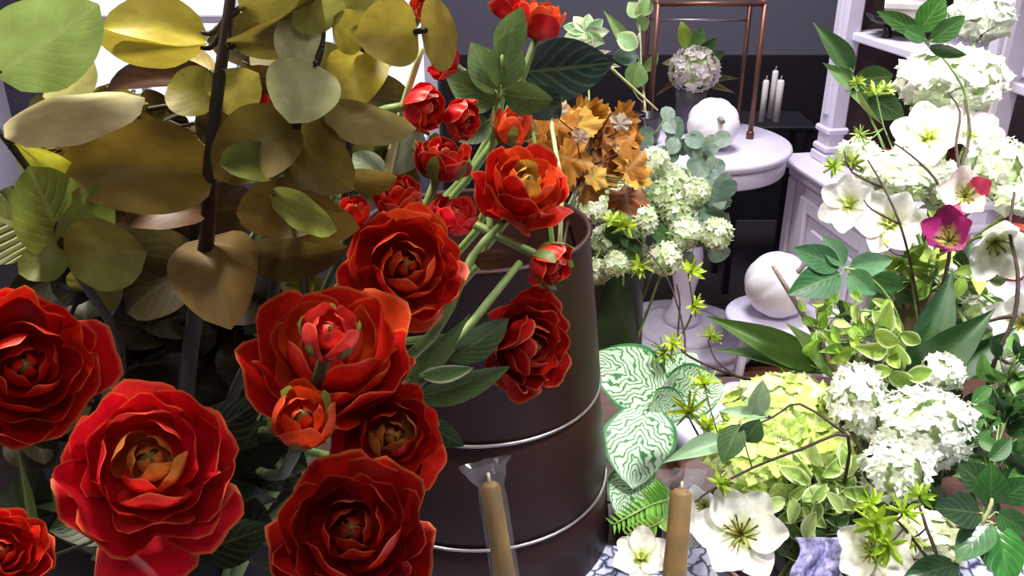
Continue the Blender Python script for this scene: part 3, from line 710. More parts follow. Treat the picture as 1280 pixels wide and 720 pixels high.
branch('thick green flower stalk cut short beside the bucket rim', OB(5.2, .08), [(540, 420, .66), (590, 322, .66), (632, 275, .67)], .0045, [(L_ell, (590, 325), .66, (640, 320), .67, 26, 30, '5F3A26')], M_stem)
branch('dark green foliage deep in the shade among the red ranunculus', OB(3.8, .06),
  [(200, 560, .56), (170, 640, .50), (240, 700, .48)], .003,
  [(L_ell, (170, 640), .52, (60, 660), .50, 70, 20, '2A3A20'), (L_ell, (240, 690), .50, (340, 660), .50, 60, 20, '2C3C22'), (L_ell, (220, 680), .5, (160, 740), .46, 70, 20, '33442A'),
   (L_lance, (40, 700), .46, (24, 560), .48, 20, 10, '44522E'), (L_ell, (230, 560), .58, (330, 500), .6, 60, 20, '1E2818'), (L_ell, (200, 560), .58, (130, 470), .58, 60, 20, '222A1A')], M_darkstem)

rf = random.Random(9)
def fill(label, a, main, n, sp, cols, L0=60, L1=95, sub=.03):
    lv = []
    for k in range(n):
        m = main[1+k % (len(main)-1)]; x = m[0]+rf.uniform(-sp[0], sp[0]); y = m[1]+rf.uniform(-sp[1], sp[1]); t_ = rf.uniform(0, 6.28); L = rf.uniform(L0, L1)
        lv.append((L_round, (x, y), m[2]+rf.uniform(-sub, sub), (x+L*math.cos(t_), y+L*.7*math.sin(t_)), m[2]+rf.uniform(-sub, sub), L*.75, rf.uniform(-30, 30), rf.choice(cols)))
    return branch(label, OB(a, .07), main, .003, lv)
fill('olive-brown leaf branch behind the big dark stem, in front of the window', 2.2, [(190, 420, .70), (180, 300, .68), (160, 220, .66), (210, 150, .66), (300, 120, .66), (100, 160, .66), (120, 250, .68)], 44, (60, 40), ('5A4A20', '6E5A26', '7C6E2E', '4A3418', '8A7C34'))
fill('dark shaded leaf branch low in the bucket behind the crimson ranunculus', 2.9, [(200, 560, .74), (180, 430, .72), (260, 440, .72), (110, 430, .72), (300, 380, .72), (60, 500, .7), (130, 330, .72), (230, 340, .72)], 60, (55, 45), ('241E10', '2E2814', '1E1C10', '382C18'))  # filler leaves coloured near black to stand in for the shade here
fill('dark green leaf branch in shade under the dark red ranunculus', 3.4, [(260, 640, .66), (250, 640, .62), (300, 560, .64), (70, 640, .58), (150, 700, .56), (300, 690, .6)], 26, (50, 40), ('1E2616', '28301C', '20281A'))  # shade under the blooms is put into these leaf colours
fill('olive leaf branch behind the gold-olive leaves and red buds', 1.4, [(380, 420, .70), (380, 330, .70), (400, 230, .70), (420, 120, .70), (350, 90, .70)], 20, (50, 40), ('5A5024', '6E6430', '4A3E1C', '86803E'))
# ------------------------------------------------------------------ branches in the big brown bucket
BF = lambda a, r: (BK.x+r*math.cos(a), BK.y+r*math.sin(a), TBZ+.02)
branch('large dark glossy magnolia leaf on a stalk above the bucket', BF(.5, .05), [(690, 300, 1.05), (672, 200, 1.02), (655, 100, 1.0)], .003,
  [(L_gloss, (650, 90), 1.0, (768, 80), .99, 76, 10, '1A2C26'), (L_gloss, (660, 110), 1.0, (700, 150), 1.02, 46, 20, '2A3F2C')], M_stem, 'magnolia_leaf')
mp = []
rnd = random.Random(3)
for k in range(30):
    x = rnd.uniform(688, 785); yy = rnd.uniform(142, 236)
    a = rnd.uniform(0, 6.28); L = rnd.uniform(36, 58)
    mp.append((L_maple, (x, yy), 1.22+rnd.uniform(-.07, .07), (x+L*math.cos(a), yy+L*.8*math.sin(a)), 1.22+rnd.uniform(-.08, .06), L*rnd.uniform(.9, 1.1), rnd.uniform(-35, 35), rnd.choice(('A8691E', 'C08424', '8A4A1A', '6E3A16', 'B5762A', 'C79A3C'))))
mp += [(L_maple, (700, 150), 1.16, (690, 125), 1.15, 34, 10, 'CDB7A0'), (L_maple, (772, 165), 1.16, (780, 140), 1.15, 30, 10, 'D6C4B4'), (L_maple, (722, 180), 1.13, (730, 160), 1.12, 24, 10, 'D2AE98')]
branch('bunch of copper and ochre maple leaves over the bucket rim', BF(.3, .09), [(700, 330, 1.1), (715, 260, 1.16), (730, 205, 1.2), (742, 170, 1.21), (750, 140, 1.22)], .003, mp, M_darkstem, 'maple_branch')

wb = branch('small spray of white and pale green leaves behind the magnolia leaf', BF(1.6, .08), [(735, 200, 1.34), (735, 90, 1.4), (732, 40, 1.42)], .002,
  [(L_varieg, (732, 40), 1.42, (732+30*math.cos(a*.7), 40+24*math.sin(a*.7)), 1.42, 16, 20, ('DDEBD6', 'A9CFA4', '7FB08A')[a % 3]) for a in range(9)], M_stem, 'leaf_spray')
# arching grass stem with seeds
gp = [W(*q) for q in ((700, 300, 1.0), (690, 160, 1.02), (700, 56, 1.06), (740, 66, 1.1), (780, 100, 1.14), (822, 138, 1.18))]
o = thing('grass_stem', 'arching yellow-green grass stem with pale seeds across the magnolia leaf', 'grass', BF(.9, .06))
part('stem', MB().tube([Vector(BF(.9, .06))]+gp, [.0025]*3+[.002, .002, .0018, .0012], 6).mesh('grass', M_palestem), o)
for (a, b) in (((716, 52), (742, 50)), ((728, 58), (752, 56)), ((742, 66), (764, 64)), ((756, 78), (776, 84))): leaf(o, L_lance, a, 1.08, b, 1.08, 7, 10, col('C9CDB0'), 'seed')

# ------------------------------------------------------------------ flower builders
def floretmesh(name, n, cup, wid, mat):
    mb = MB()
    for k in range(n):
        a = 2*PI*k/n; ca_, sa_ = math.cos(a), math.sin(a); V = []; F = []; U = []
        for j in range(4):
            v = j/3
            for i in range(3):
                u = i-1; w = wid*math.sin(PI*(.12+.80*v)**.9); r = .06+.94*v*(1-.12*abs(u)); y = u*w*.9; z = cup*v*v-.12*abs(u)*v
                V.append((r*ca_-y*sa_, r*sa_+y*ca_, z)); U.append((i/2, v))
        for j in range(3):
            for i in range(2): q = j*3+i; F.append((q, q+1, q+4, q+3))
        mb.add(V, F, U)
    return mb.mesh(name, mat)
FLO4 = floretmesh('floret', 4, .18, .52, M_floret); FLO5 = floretmesh('floret_star', 5, .3, .42, M_floret)
HCORE = MB().lathe([(1e-5, -1)]+[(math.sin(PI*k/8), -math.cos(PI*k/8)) for k in range(1, 8)]+[(1e-5, 1)], 14).mesh('head_core', plain('head_core', 'B4C890', .8, noise=.25, scale=3))
def fib(n):
    for k in range(n):
        z = 1-2*(k+.5)/n; r = math.sqrt(1-z*z); a = k*2.399963; yield Vector((r*math.cos(a), r*math.sin(a), z))
def hydrangea(label, px, py, w, h, d, foot, cols, n=46, fs=20, name='hydrangea', cat='flower', flo=None, group=None, matst=None, coremat=None):
    p = W(px, py, d); k = d/FPX; f = Vector(foot); o = thing(name, label, cat, f, group)
    stem_to(o, f, p, (p-f).normalized()*.5+Vector((0, 0, .5)), .003, matst or M_stem, .5, .2)
    e = [w/2*k, min(w, h)/2*k, h/2*k]
    e = [max(.006, x-fs*k*.35) for x in e]
    B = frame(p, RT, UP.cross(RT).normalized(), UP)   # x right, y depth, z up in the head's own frame
    hd = part('flower_head', HCORE, o, B @ Matrix.Diagonal((e[0]*.86, e[1]*.86, e[2]*.86, 1)))
    rd = random.Random(int(px*7+py))
    for q in fib(int(n*1.5)):
        if q.y*(-1 if B.col[1].xyz.dot(FWD) < 0 else 1) > .55: continue
        q = (q+Vector((rd.uniform(-.2, .2), rd.uniform(-.2, .2), rd.uniform(-.2, .2)))).normalized()
        c = B @ Vector((q.x*e[0], q.y*e[1], q.z*e[2])); nr = (B.to_3x3() @ Vector((q.x/e[0], q.y/e[1], q.z/e[2]))).normalized()
        nr = (nr+Vector((rd.uniform(-.35, .35), rd.uniform(-.35, .35), rd.uniform(-.35, .35)))).normalized()
        s = fs*k*.56*rd.uniform(.8, 1.2)
        part('floret', flo or FLO4, hd, axis_frame(c+nr*s*rd.uniform(-.1, .35), nr, rd.uniform(0, 6), s), col(rd.choice(cols), .07))
    return o
WP = grid('white_petal', 6, 8, lambda u, v: (u*(.36*math.sin(PI*(.06+.86*v)**1.15)**.8+.01), v*(1-.08*u*u), .30*v*v*(1 if v < .7 else 1)-.22*max(0, v-.55)**2+.10*u*u), M_wpetal)
STAM = MB()
for q in fib(26):
    if q.z > .0: STAM.tube([(0, 0, 0), q*.55+Vector((0, 0, .15)), q*.9+Vector((0, 0, .45))], [.04, .035, .07], 5, 2)
STAM = STAM.mesh('stamens', plain('stamens', '6E5A22', .6, noise=.3, scale=4))
TRUMP = MB().lathe([(.12, 0), (.2, .2), (.26, .5), (.36, .7), (.34, .7), (.23, .48), (.1, .1), (0, .08)], 18, None, lambda a, i: 1+.08*math.cos(6*a)*(2 < i < 5)).mesh('trumpet', plain('yellow_trumpet', 'C8D070', .6, noise=.12))
def openflower(label, px, py, dpx, d, ax, ay, foot, n=6, color='F6F6F2', centre='stamen', name='white_flower', group=None, open_=1.0, cs=.16, roll=0, colors=None):
    p = W(px, py, d); axis = img_axis(p, ax, ay); r = dpx*d/FPX/2; f = Vector(foot)
    o = thing(name, label, 'flower', f, group)
    stem_to(o, f, p-axis*r*.1, axis, .0024, M_stem, .45, .22)
    B = axis_frame(p, axis, roll)
    cen = part('flower_centre', TRUMP if centre == 'trumpet' else STAM, o, B @ Matrix.Diagonal((r*cs*2, r*cs*2, r*cs*2, 1)))
    for k in range(n):
        s = r*random.uniform(.95, 1.08); tilt = (1-open_)*1.1+.12*(k % 2)+random.uniform(-.08, .08)
        part('petal', WP, o, B @ Matrix.Rotation(2*PI*k/n, 4, 'Z') @ Matrix.Rotation(tilt, 4, 'X') @ Matrix.Diagonal((s*1.12, s, s, 1)), col((colors or [color])[k % len(colors or [color])], .03))
    return o
BUDC = MB()
for q in fib(22):
    if q.z > -.25:
        y = q.normalized(); x = y.orthogonal().normalized(); n = x.cross(y); V = []; F = []
        for j in range(4):
            v = j/3; w = .17*math.sin(PI*(.1+.85*v))
            for i in (-1, 0, 1): V.append(y*v+x*i*w+n*(.08*abs(i)+.1*v*v))
        for j in range(3):
            for i in range(2): a = j*3+i; F.append((a, a+1, a+4, a+3))
        BUDC.add(V, F, [(.5+.5*i, j/3) for j in range(4) for i in (-1, 0, 1)])
BUDC = BUDC.mesh('bud_cluster', M_plainleaf)
def twig(label, foot, paths, rad, buds=(), leaves=(), mat=M_twig, name='twig', cat='twig', group=None):
    """paths: lists of (px,py,d); first path is joined to the foot"""
    f = Vector(foot); o = thing(name, label, cat, f, group); mb = MB(); allp = []
    for i, pa in enumerate(paths):
        P = [W(*q) for q in pa]
        if i == 0: P = [f, f+(P[0]-f)*.5+Vector((0, 0, .08*(P[0]-f).length))]+P
        n = len(P); mb.tube(P, [rad*(1-.55*k/(n-1))*(1 if i == 0 else .7) for k in range(n)], 7, 3); allp += P[2:] if i == 0 else P
    for (x, y, d, spx, c) in buds:
        p = W(x, y, d); q = min(allp, key=lambda a: (a-p).length)
        if (q-p).length > .003: mb.tube([q, (p+q)/2+Vector((0, 0, -.003)), p], rad*.35, 5, 2)
        a = (p-q); a = a.normalized() if a.length > 1e-4 else Vector((0, 0, 1))
        part('bud_cluster', BUDC, o, axis_frame(p, a+Vector((random.uniform(-.4, .4), -.3, .6)), random.uniform(0, 6), spx*d/FPX/2), col(c, .12))
    for lf in leaves:
        me, b, d0, tp, d1, w, roll, c = lf; p0 = W(b[0], b[1], d0); q = min(allp, key=lambda a: (a-p0).length)
        if (q-p0).length > .003: mb.tube([q, (p0+q)/2, p0], rad*.35, 5, 2)
        leaf(o, me, b, d0, tp, d1, w, roll, col(c, .08))
    part('stem', mb.mesh('twig', mat), o); return o

# ------------------------------------------------------------------ snowball arrangement in the tall green vase
GV = Vector((.268, 2.1, 0))
jarpot('floor_vase', 'tall dark green glazed floor vase holding green snowball flowers', 'vase', GV, [(0, 0), (.085, 0), (.095, .02), (.085, .3), (.075, .6), (.066, .68), (.07, .71), (.074, .714), (.068, .71), (.06, .68), (.065, .6), (.07, .1), (0, .08)], M_greenvase)
SN = [(792, 222, 40), (842, 228, 44), (776, 262, 40), (775, 240, 46), (818, 238, 50), (850, 262, 48), (740, 258, 42), (830, 323, 42), (786, 318, 46), (735, 338, 32), (896, 292, 38), (818, 203, 36), (760, 300, 40), (856, 292, 38), (800, 275, 40), (870, 240, 34), (748, 340, 30), (770, 330, 30)]
random.seed(21)
SNL = {11: 'snowball flower hanging apart beside the dark space under the table', 8: 'lowest snowball flower near the pale table column'}
for i, (x, y, s) in enumerate(SN):
    a = i*2.4; d = 2.2+.07*math.sin(i*1.7)-.0008*(abs(x-815))
    hydrangea(SNL.get(i, 'round pale green snowball flower in the tall dark green vase'), x, y, s*1.12, s*1.12, d, (GV.x+.03*math.cos(a), GV.y+.03*math.sin(a), .12), ('EEF6DC', 'DDEBC4', 'F8FAEE', 'CFE2B2'), 70, 11, 'snowball_flower', flo=FLO5, group='snowball flowers in the tall dark green vase')
rnd = random.Random(5)
for i, (main, lab) in enumerate((([(800, 330, 2.28), (815, 250, 2.3), (835, 190, 2.32), (830, 150, 2.32)], 'grey-green eucalyptus branch reaching up to the round white table'),
                          ([(820, 330, 2.26), (860, 260, 2.28), (880, 200, 2.28), (885, 170, 2.28)], 'grey-green eucalyptus branch beside the white pumpkin on the table'),
                          ([(830, 340, 2.2), (870, 300, 2.2), (895, 255, 2.2), (912, 250, 2.2)], 'short eucalyptus branch with drooping tip under the table rim'),
                          ([(780, 330, 2.2), (790, 290, 2.16), (800, 265, 2.14)], 'dark green leafy filler between the snowball flowers'))):
    lv = []
    for k in range(20 if i < 3 else 14):
        m = main[1+k % (len(main)-1)]; x = m[0]+rnd.uniform(-16, 16); y = m[1]+rnd.uniform(-18, 26); a = rnd.uniform(0, 6.28); L = rnd.uniform(18, 30)
        lv.append((L_euc, (x, y), m[2]+rnd.uniform(-.05, .03), (x+L*math.cos(a), y+L*math.sin(a)), m[2]+rnd.uniform(-.05, .03), L*.85, rnd.uniform(-30, 30), rnd.choice(('8FA69A', '7C968A', 'A5B8AE', '6E8A7C') if i < 3 else ('4F7A3C', '3A5F30', '6A9050'))))
    branch(lab, (GV.x+.02*i-.03, GV.y+.01, .12), main, .003, lv, M_stem, 'eucalyptus_branch')

# ------------------------------------------------------------------ small things on the round table
p = Vector((WY(862, 140, 2.98).x, 2.98, TZ))
jarpot('zinc_vase', 'grey zinc vase with a dried hydrangea on the round table', 'vase', p, [(0, 0), (.045, 0), (.05, .01), (.048, .1), (.055, .15), (.052, .15), (.045, .1), (.045, .02), (0, .02)], M_greyvase)
hydrangea('dried white and lilac hydrangea head in the grey zinc vase', 868, 87, 66, 60, 2.93, p+Vector((0, 0, .03)), ('E6DEE0', 'D8C9D6', 'C9C4B0', 'F2ECEA'), 130, 10, flo=FLO5)
branch('green leafy sprig standing behind the dried hydrangea', p+Vector((.01, .02, .03)), [(864, 120, 3.0), (862, 70, 3.02), (858, 45, 3.02)], .003,
  [(L_ell, (858, 62), 3.02, (852, 26), 3.0, 18, 20, '9AB83A'), (L_ell, (864, 66), 3.02, (880, 34), 3.0, 18, 20, '5E8A3A'), (L_ell, (866, 72), 3.02, (898, 48), 3.0, 16, 30, '4A7034'), (L_ell, (862, 80), 3.0, (828, 78), 3.0, 14, 30, '7A7A4A'), (L_ell, (866, 80), 3.0, (908, 66), 3.0, 20, 30, '4F6E38'), (L_lance, (866, 90), 3.0, (918, 118), 2.98, 12, 20, '8A805A'), (L_lance, (870, 90), 3.0, (925, 100), 2.98, 12, 20, '6E7448'), (L_lance, (858, 95), 3.0, (820, 118), 2.98, 10, 20, '7A5A40')], M_stem, 'leaf_sprig')
p = Vector((.43, 2.82, TZ))
jarpot('leaf_pot', 'dark glazed pot of light green leaves at the edge of the round table', 'plant pot', p, [(0, 0), (.04, 0), (.05, .03), (.052, .09), (.056, .095), (.05, .095), (.045, .03), (0, .025)], M_darkpot)
branch('tall light green leafy plant rising beside the copper stand', p+Vector((0, 0, .03)), [(806, 130, 2.86), (802, 90, 2.88), (800, 40, 2.88), (796, 5, 2.88)], .004,
  [(L_varieg, (800, 20), 2.88, (812, -6), 2.86, 22, 20, '9CC07A'), (L_ell, (798, 22), 2.88, (786, 2), 2.87, 20, 20, 'A8CC88'), (L_ell, (796, 30), 2.88, (812, 26), 2.86, 20, 20, '88B468'), (L_lance, (786, 62), 2.88, (756, 12), 2.85, 18, 20, '8DB068'), (L_varieg, (796, 60), 2.86, (770, 42), 2.85, 24, 20, 'A6CE8C'), (L_ell, (790, 110), 2.84, (800, 76), 2.84, 30, 20, '6C8C4C'), (L_ell, (802, 108), 2.86, (786, 92), 2.84, 24, 20, '5F8044'), (L_ell, (804, 90), 2.88, (824, 66), 2.88, 14, 20, '7A9A56'), (L_ell, (798, 70), 2.9, (765, 70), 2.9, 26, 30, '5E7A6C')], M_palestem, 'leafy_plant')
p = Vector((.385, 2.72, TZ))
jarpot('glass_jar', 'clear glass jar at the edge of the round table beside the leaf pot', 'jar', p, [(0, 0), (.03, 0), (.034, .01), (.034, .1), (.03, .115), (.03, .125), (.027, .125), (.027, .112), (.031, .098), (.031, .014), (0, .012)], M_glass)

# ------------------------------------------------------------------ low stool with the second pumpkin
SP = WZ(968, 392, .34); SP.z = 0
o = thing('low_stool', 'low white painted stool under the large white pumpkin', 'stool', SP)
T2 = Matrix.Translation(SP)
part('seat', MB().lathe([(0, .31), (.14, .31), (.148, .318), (.148, .332), (.142, .34), (0, .34)], 40).mesh('seat', M_white), o, T2)
for k in range(4):
    a = k*PI/2+.5; part('leg', MB().tube([(.1*math.cos(a), .1*math.sin(a), .31), (.135*math.cos(a), .135*math.sin(a), 0)], .013, 10).mesh('leg', M_white), o, T2)
pc = W(966, 345, 2.48)
pumpkin('large white pumpkin on the low white stool by the cabinet', (SP.x, SP.y, .34+.098), .103, Vector((.45, -.5, .75)), .9)

# ------------------------------------------------------------------ caladium pot, fern, ceramic ornament
CPp = Vector((.195, 1.035, TBZ))
jarpot('clay_pot', 'brown clay pot of white-veined caladium leaves on the counter', 'plant pot', CPp, [(0, 0), (.036, 0), (.046, .05), (.046, .06), (.05, .06), (.05, .076), (.045, .076), (.042, .06), (.04, .05), (0, .05)], M_terra)
cf = CPp+Vector((0, 0, .045))
branch('caladium plant with broad white and green mottled leaves in the clay pot', cf, [(818, 560, 1.28), (818, 520, 1.30), (820, 495, 1.31)], .0028,
  [(L_heart, (826, 492), 1.31, (742, 446), 1.27, 84, 12, 'FFFFFF'), (L_heart, (836, 490), 1.33, (905, 486), 1.30, 70, 15, 'FFFFFF'), (L_heart, (838, 482), 1.35, (872, 444), 1.34, 56, 20, 'FFFFFF'),
   (L_heart, (806, 512), 1.26, (790, 604), 1.18, 92, 8, 'FFFFFF'), (L_heart, (815, 500), 1.29, (858, 518), 1.27, 50, 20, 'FFFFFF'), (L_heart, (806, 590), 1.22, (772, 640), 1.18, 64, 20, 'FFFFFF'), (L_heart, (806, 480), 1.36, (775, 432), 1.36, 46, 20, 'FFFFFF')], M_stem, 'caladium')
FRN = []
def fern(label, foot, pts, n, lpx, colr, name='fern_frond'):
    P = [W(*q) for q in pts]; f = Vector(foot); o = thing(name, label, 'fern', f, 'fern fronds at the clay pot')
    part('stem', MB().tube([f, (f+P[0])/2]+P, .0013, 5).mesh('frond', M_stem), o)
    for k in range(n):
        t_ = k/(n-1)*(len(P)-1); i = min(int(t_), len(P)-2); c = P[i].lerp(P[i+1], t_-i); tg = (P[i+1]-P[i]).normalized(); sd = tg.cross((CAM-c).normalized()).normalized()
        L = lpx*(P[0]-CAM).length/FPX*(1-.65*k/n)
        for s_ in (-1, 1): leaf3(o, L_lance, c, c+(sd*s_*.9+tg*.5)*L, L*.32, random.uniform(-20, 20), col(colr, .15), 'leaflet')
    return o
fern('bright green fern frond low beside the wrapped candle', cf, [(838, 622, 1.13), (812, 632, 1.08), (768, 655, 1.06)], 16, 30, '7FB84E')
fern('light green fern frond curling over the counter edge of the clay pot', cf, [(832, 640, 1.12), (822, 655, 1.06), (785, 668, 1.04)], 14, 24, '9CC860')
p = WZ(850, 575, TBZ); p = Vector((.30, 1.33, TBZ))
o = thing('ceramic_bird', 'white glazed ceramic ornament with a smooth rounded end behind the twig leaves', 'ornament', p)
c0 = W(832, 540, 1.40); c1 = W(870, 552, 1.42); c2 = W(915, 492, 1.5)
part('body', MB().tube([W(815, 528, 1.39), W(824, 530, 1.39), W(845, 545, 1.41), W(868, 545, 1.43), W(890, 518, 1.46), W(918, 492, 1.5), W(930, 482, 1.52)], [.004, .017, .026, .03, .03, .022, .004], 16, 4).mesh('bird_body', M_ceramic), o)
part('foot', MB().tube([p, p+Vector((0, 0, .02)), (p+c1)/2, c1], [.04, .03, .014, .02], 14, 3).mesh('bird_foot', M_ceramic), o)

# ------------------------------------------------------------------ olive vase and dark bowl of the white arrangement
VP = Vector((.60, 1.18, TBZ))
jarpot('tall_vase', 'olive brown glazed vase in the middle of the white flower arrangement', 'vase', VP, [(0, 0), (.055, 0), (.065, .02), (.065, .14), (.04, .21), (.034, .26), (.04, .29), (.036, .29), (.03, .26), (.035, .2), (.055, .14), (.055, .02), (0, .015)], M_olivevase)
BP = Vector((.37, .86, TBZ+.006))
bo = thing('flower_bowl', 'dark plum glazed bowl holding the low white and lime flowers', 'bowl', BP)
part('body', MB().lathe([(0, 0), (.08, 0), (.085, .008), (.12, .045), (.134, .085), (.138, .09), (.131, .092), (.115, .05), (.08, .02), (0, .016)], 60).mesh('bowl', M_darkpot), bo, Matrix.Translation(BP))
part('rim_line', MB().tube([(.135*math.cos(2*PI*k/60), .135*math.sin(2*PI*k/60), .092) for k in range(61)], .0026, 6, 1, False).mesh('rim', plain('worn_rim', '8A6E68', .5)), bo, Matrix.Translation(BP))
def VF(i): a = i*2.4; return (VP.x+.02*math.cos(a), VP.y+.02*math.sin(a), TBZ+.03)
def BO(i): a = i*2.4; r = .05+.02*math.sin(i); return (BP.x+r*math.cos(a), BP.y+r*math.sin(a), TBZ+.03)
WG = ('F4F8EE', 'E8F2DA', 'D6E8BC', 'FFFFFF', 'F8FAF6'); WW = ('FFFFFF', 'F2F5F4', 'E9EFEA', 'F8FAFA', 'E2EAD8'); LM = ('DCEE9A', 'CCE47C', 'EAF5B0', 'C0DC6C', 'F2FACC')
random.seed(33)
hydrangea('yellow-lime hydrangea head tucked beside the upright white lilac', 1035, 560, 90, 80, 1.08, BO(11), LM, 50, 26)
hydrangea('lime hydrangea head nearest the wrapped candle', 915, 560, 84, 76, 1.10, BO(12), LM, 44, 24)
hydrangea('large white and pale green hydrangea head under the glossy leaf sprig', 1190, 100, 140, 92, 1.32, VF(0), WG, 84, 26)
hydrangea('white hydrangea head crowded behind the glossy leaf sprig by the shelf', 1226, 22, 84, 66, 1.40, VF(1), WW, 50, 24)
hydrangea('pale green and white hydrangea head beside the star-shaped white blooms', 1128, 218, 108, 74, 1.24, VF(2), WG, 64, 22)
hydrangea('white hydrangea head at the outer edge of the arrangement above the magenta orchid', 1246, 212, 84, 90, 1.22, VF(3), WG, 64, 22)
hydrangea('small loose white hydrangea sprig near the cabinet corner', 1072, 192, 56, 44, 1.28, VF(4), WG, 26, 18)
hydrangea('white hydrangea head among twigs right beside the large cupped white petals', 1268, 250, 50, 46, 1.16, VF(5), WG, 30, 20)
hydrangea('green-white hydrangea head low between the dark twigs', 1228, 385, 50, 44, 1.26, VF(6), ('E8F2DA', 'BFD89A', 'F4F8EE'), 30, 18)
hydrangea('small compact white flower cluster above the big white lilac mass', 1178, 465, 58, 56, 1.10, BO(0), WW, 46, 16)
hydrangea('bright white lilac cluster with fluffy florets at the heart of the bowl', 1150, 535, 135, 110, 1.04, BO(1), WW, 150, 19, flo=FLO5, name='lilac')
hydrangea('upright white lilac cluster beside the lime hydrangea', 1072, 500, 76, 96, 1.06, BO(2), WW, 80, 19, flo=FLO5, name='lilac')
hydrangea('low white lilac cluster above the lime fern-like foliage', 1118, 590, 90, 84, 1.0, BO(3), WW, 80, 19, flo=FLO5, name='lilac')
hydrangea('small white flower head next to the dark rose leaves', 1216, 528, 54, 56, 1.06, BO(4), WW, 40, 17, flo=FLO5, name='lilac')
hydrangea('large lime green hydrangea head behind the bare twig', 982, 518, 160, 112, 1.12, BO(5), LM, 90, 27)
hydrangea('lime hydrangea head directly above the white anemone', 960, 590, 110, 90, 1.06, BO(6), LM, 70, 26)
hydrangea('cream green hydrangea head at the foot of the twin dark twigs', 1150, 680, 110, 90, .98, BO(7), ('EFF2D8', 'DCE6B8', 'F6F6EA'), 60, 26)
hydrangea('white hydrangea head filling the space behind the bare curling twig', 1178, 232, 80, 66, 1.26, VF(14), WG, 50, 22)
hydrangea('loose pale green hydrangea head between the two white blooms with yellow cups', 1088, 236, 70, 56, 1.30, VF(15), WG, 40, 20)
hydrangea('white hydrangea head near the gnarled twig above the rose leaves', 1262, 470, 56, 50, 1.16, VF(16), WW, 34, 20)
hydrangea('pale lilac-white hydrangea head behind the rounded rose leaves', 1062, 408, 80, 50, 1.32, VF(17), ('F4F2FA', 'E6E4F0', 'FFFFFF'), 46, 20)
WF = 'white star-shaped blooms of the arrangement'
openflower('white six-petalled bloom with cream cup between two hydrangea heads', 1160, 172, 92, 1.24, -.1, .5, VF(7), 6, 'F8F6FA', 'trumpet', cs=.13)
openflower('white bloom with pale yellow cup next to the cabinet ledge', 1062, 255, 76, 1.24, -.35, .1, VF(8), 6, 'F8F6FC', 'trumpet', cs=.13, roll=.4)
openflower('white bloom with pale yellow cup above the rounded rose leaves', 1112, 278, 84, 1.20, .05, .0, VF(9), 6, 'F8F6FA', 'trumpet', cs=.13, roll=.9)
openflower('large white cupped bloom with hanging petals beside magenta orchid', 1243, 302, 104, 1.14, .3, -.5, VF(10), 5, 'F2F1EE', 'stamen', open_=.7)
openflower('white cupped bloom with broad petals beside the curling dark twig', 1278, 405, 90, 1.14, -.2, .2, VF(11), 5, 'FAF8FC', 'stamen', open_=.75)
openflower('magenta and white orchid bloom in front of the dark twigs', 1186, 302, 92, 1.13, -.1, .5, VF(12), 5, centre='stamen', name='orchid', colors=['9A2A6E', '7E1E58', 'B05A8A'], open_=.55, cs=.2)
openflower('white orchid bloom streaked with raspberry red', 1206, 246, 78, 1.15, 0, .2, VF(13), 5, centre='stamen', name='orchid', colors=['F0E6E6', 'C23A62', 'F4ECEE'], open_=.7)
openflower('white bloom with thin upright petals against the dark jar', 1212, 170, 74, 1.30, .4, .7, VF(18), 6, 'F6F2FA', 'trumpet', cs=.12, roll=.2)
openflower('pure white anemone with brown-gold centre on the rim of the dark bowl', 926, 668, 122, .97, .05, .25, BO(8), 6, 'FAFAFA', 'stamen', roll=.5, name='anemone', cs=.2)
openflower('white anemone half hidden under lime foliage', 1092, 690, 96, .93, .1, .1, BO(9), 6, 'F2F2EC', 'stamen', name='anemone')
openflower('small white anemone with green heart lying near the lace', 802, 698, 74, 1.0, -.1, .5, (BP.x-.11, BP.y+.01, TBZ+.08), 6, 'F4F2EE', 'trumpet', cs=.2, name='anemone')
openflower('white anemone turned away beside the wrapped candle', 882, 632, 66, 1.02, -.7, -.2, BO(10), 5, 'F2F2F2', 'stamen', name='anemone', open_=.8)
# twigs
LB = 'B4CC3C'
twig('bare curling dark twig rising between the orchids', VF(0), [[(1160, 420, 1.22), (1185, 330, 1.17), (1190, 270, 1.15), (1200, 215, 1.16), (1213, 165, 1.2), (1205, 125, 1.24)], [(1200, 215, 1.16), (1195, 180, 1.18), (1200, 140, 1.2), (1185, 115, 1.22)], [(1190, 270, 1.15), (1170, 225, 1.15), (1140, 195, 1.17), (1116, 178, 1.18)]], .0034)
twig('thin dark twig crossing the white blooms', VF(1), [[(1150, 420, 1.2), (1140, 340, 1.16), (1125, 280, 1.14), (1105, 235, 1.15), (1085, 200, 1.17)], [(1125, 280, 1.14), (1090, 262, 1.15), (1080, 250, 1.16)], [(1105, 235, 1.15), (1065, 215, 1.2), (1055, 188, 1.2)]], .0026, [(1066, 205, 1.2, 30, '8A9A40')])
twig('gnarled dark twig curling at the outer edge of the arrangement', VF(2), [[(1225, 500, 1.14), (1245, 445, 1.12), (1268, 395, 1.11), (1272, 340, 1.11), (1262, 290, 1.12), (1268, 240, 1.13)], [(1268, 395, 1.11), (1235, 402, 1.13), (1200, 425, 1.15)], [(1245, 445, 1.12), (1268, 455, 1.12), (1290, 430, 1.12)]], .004)
twig('straight grey peeled twig leaning in front of the large pumpkin', BO(2), [[(1075, 520, 1.1), (1040, 455, 1.12), (1005, 395, 1.13), (966, 332, 1.14)]], .0065, mat=plain('grey_bark', '7A6A62', .8, noise=.25, scale=60, bump=.4))
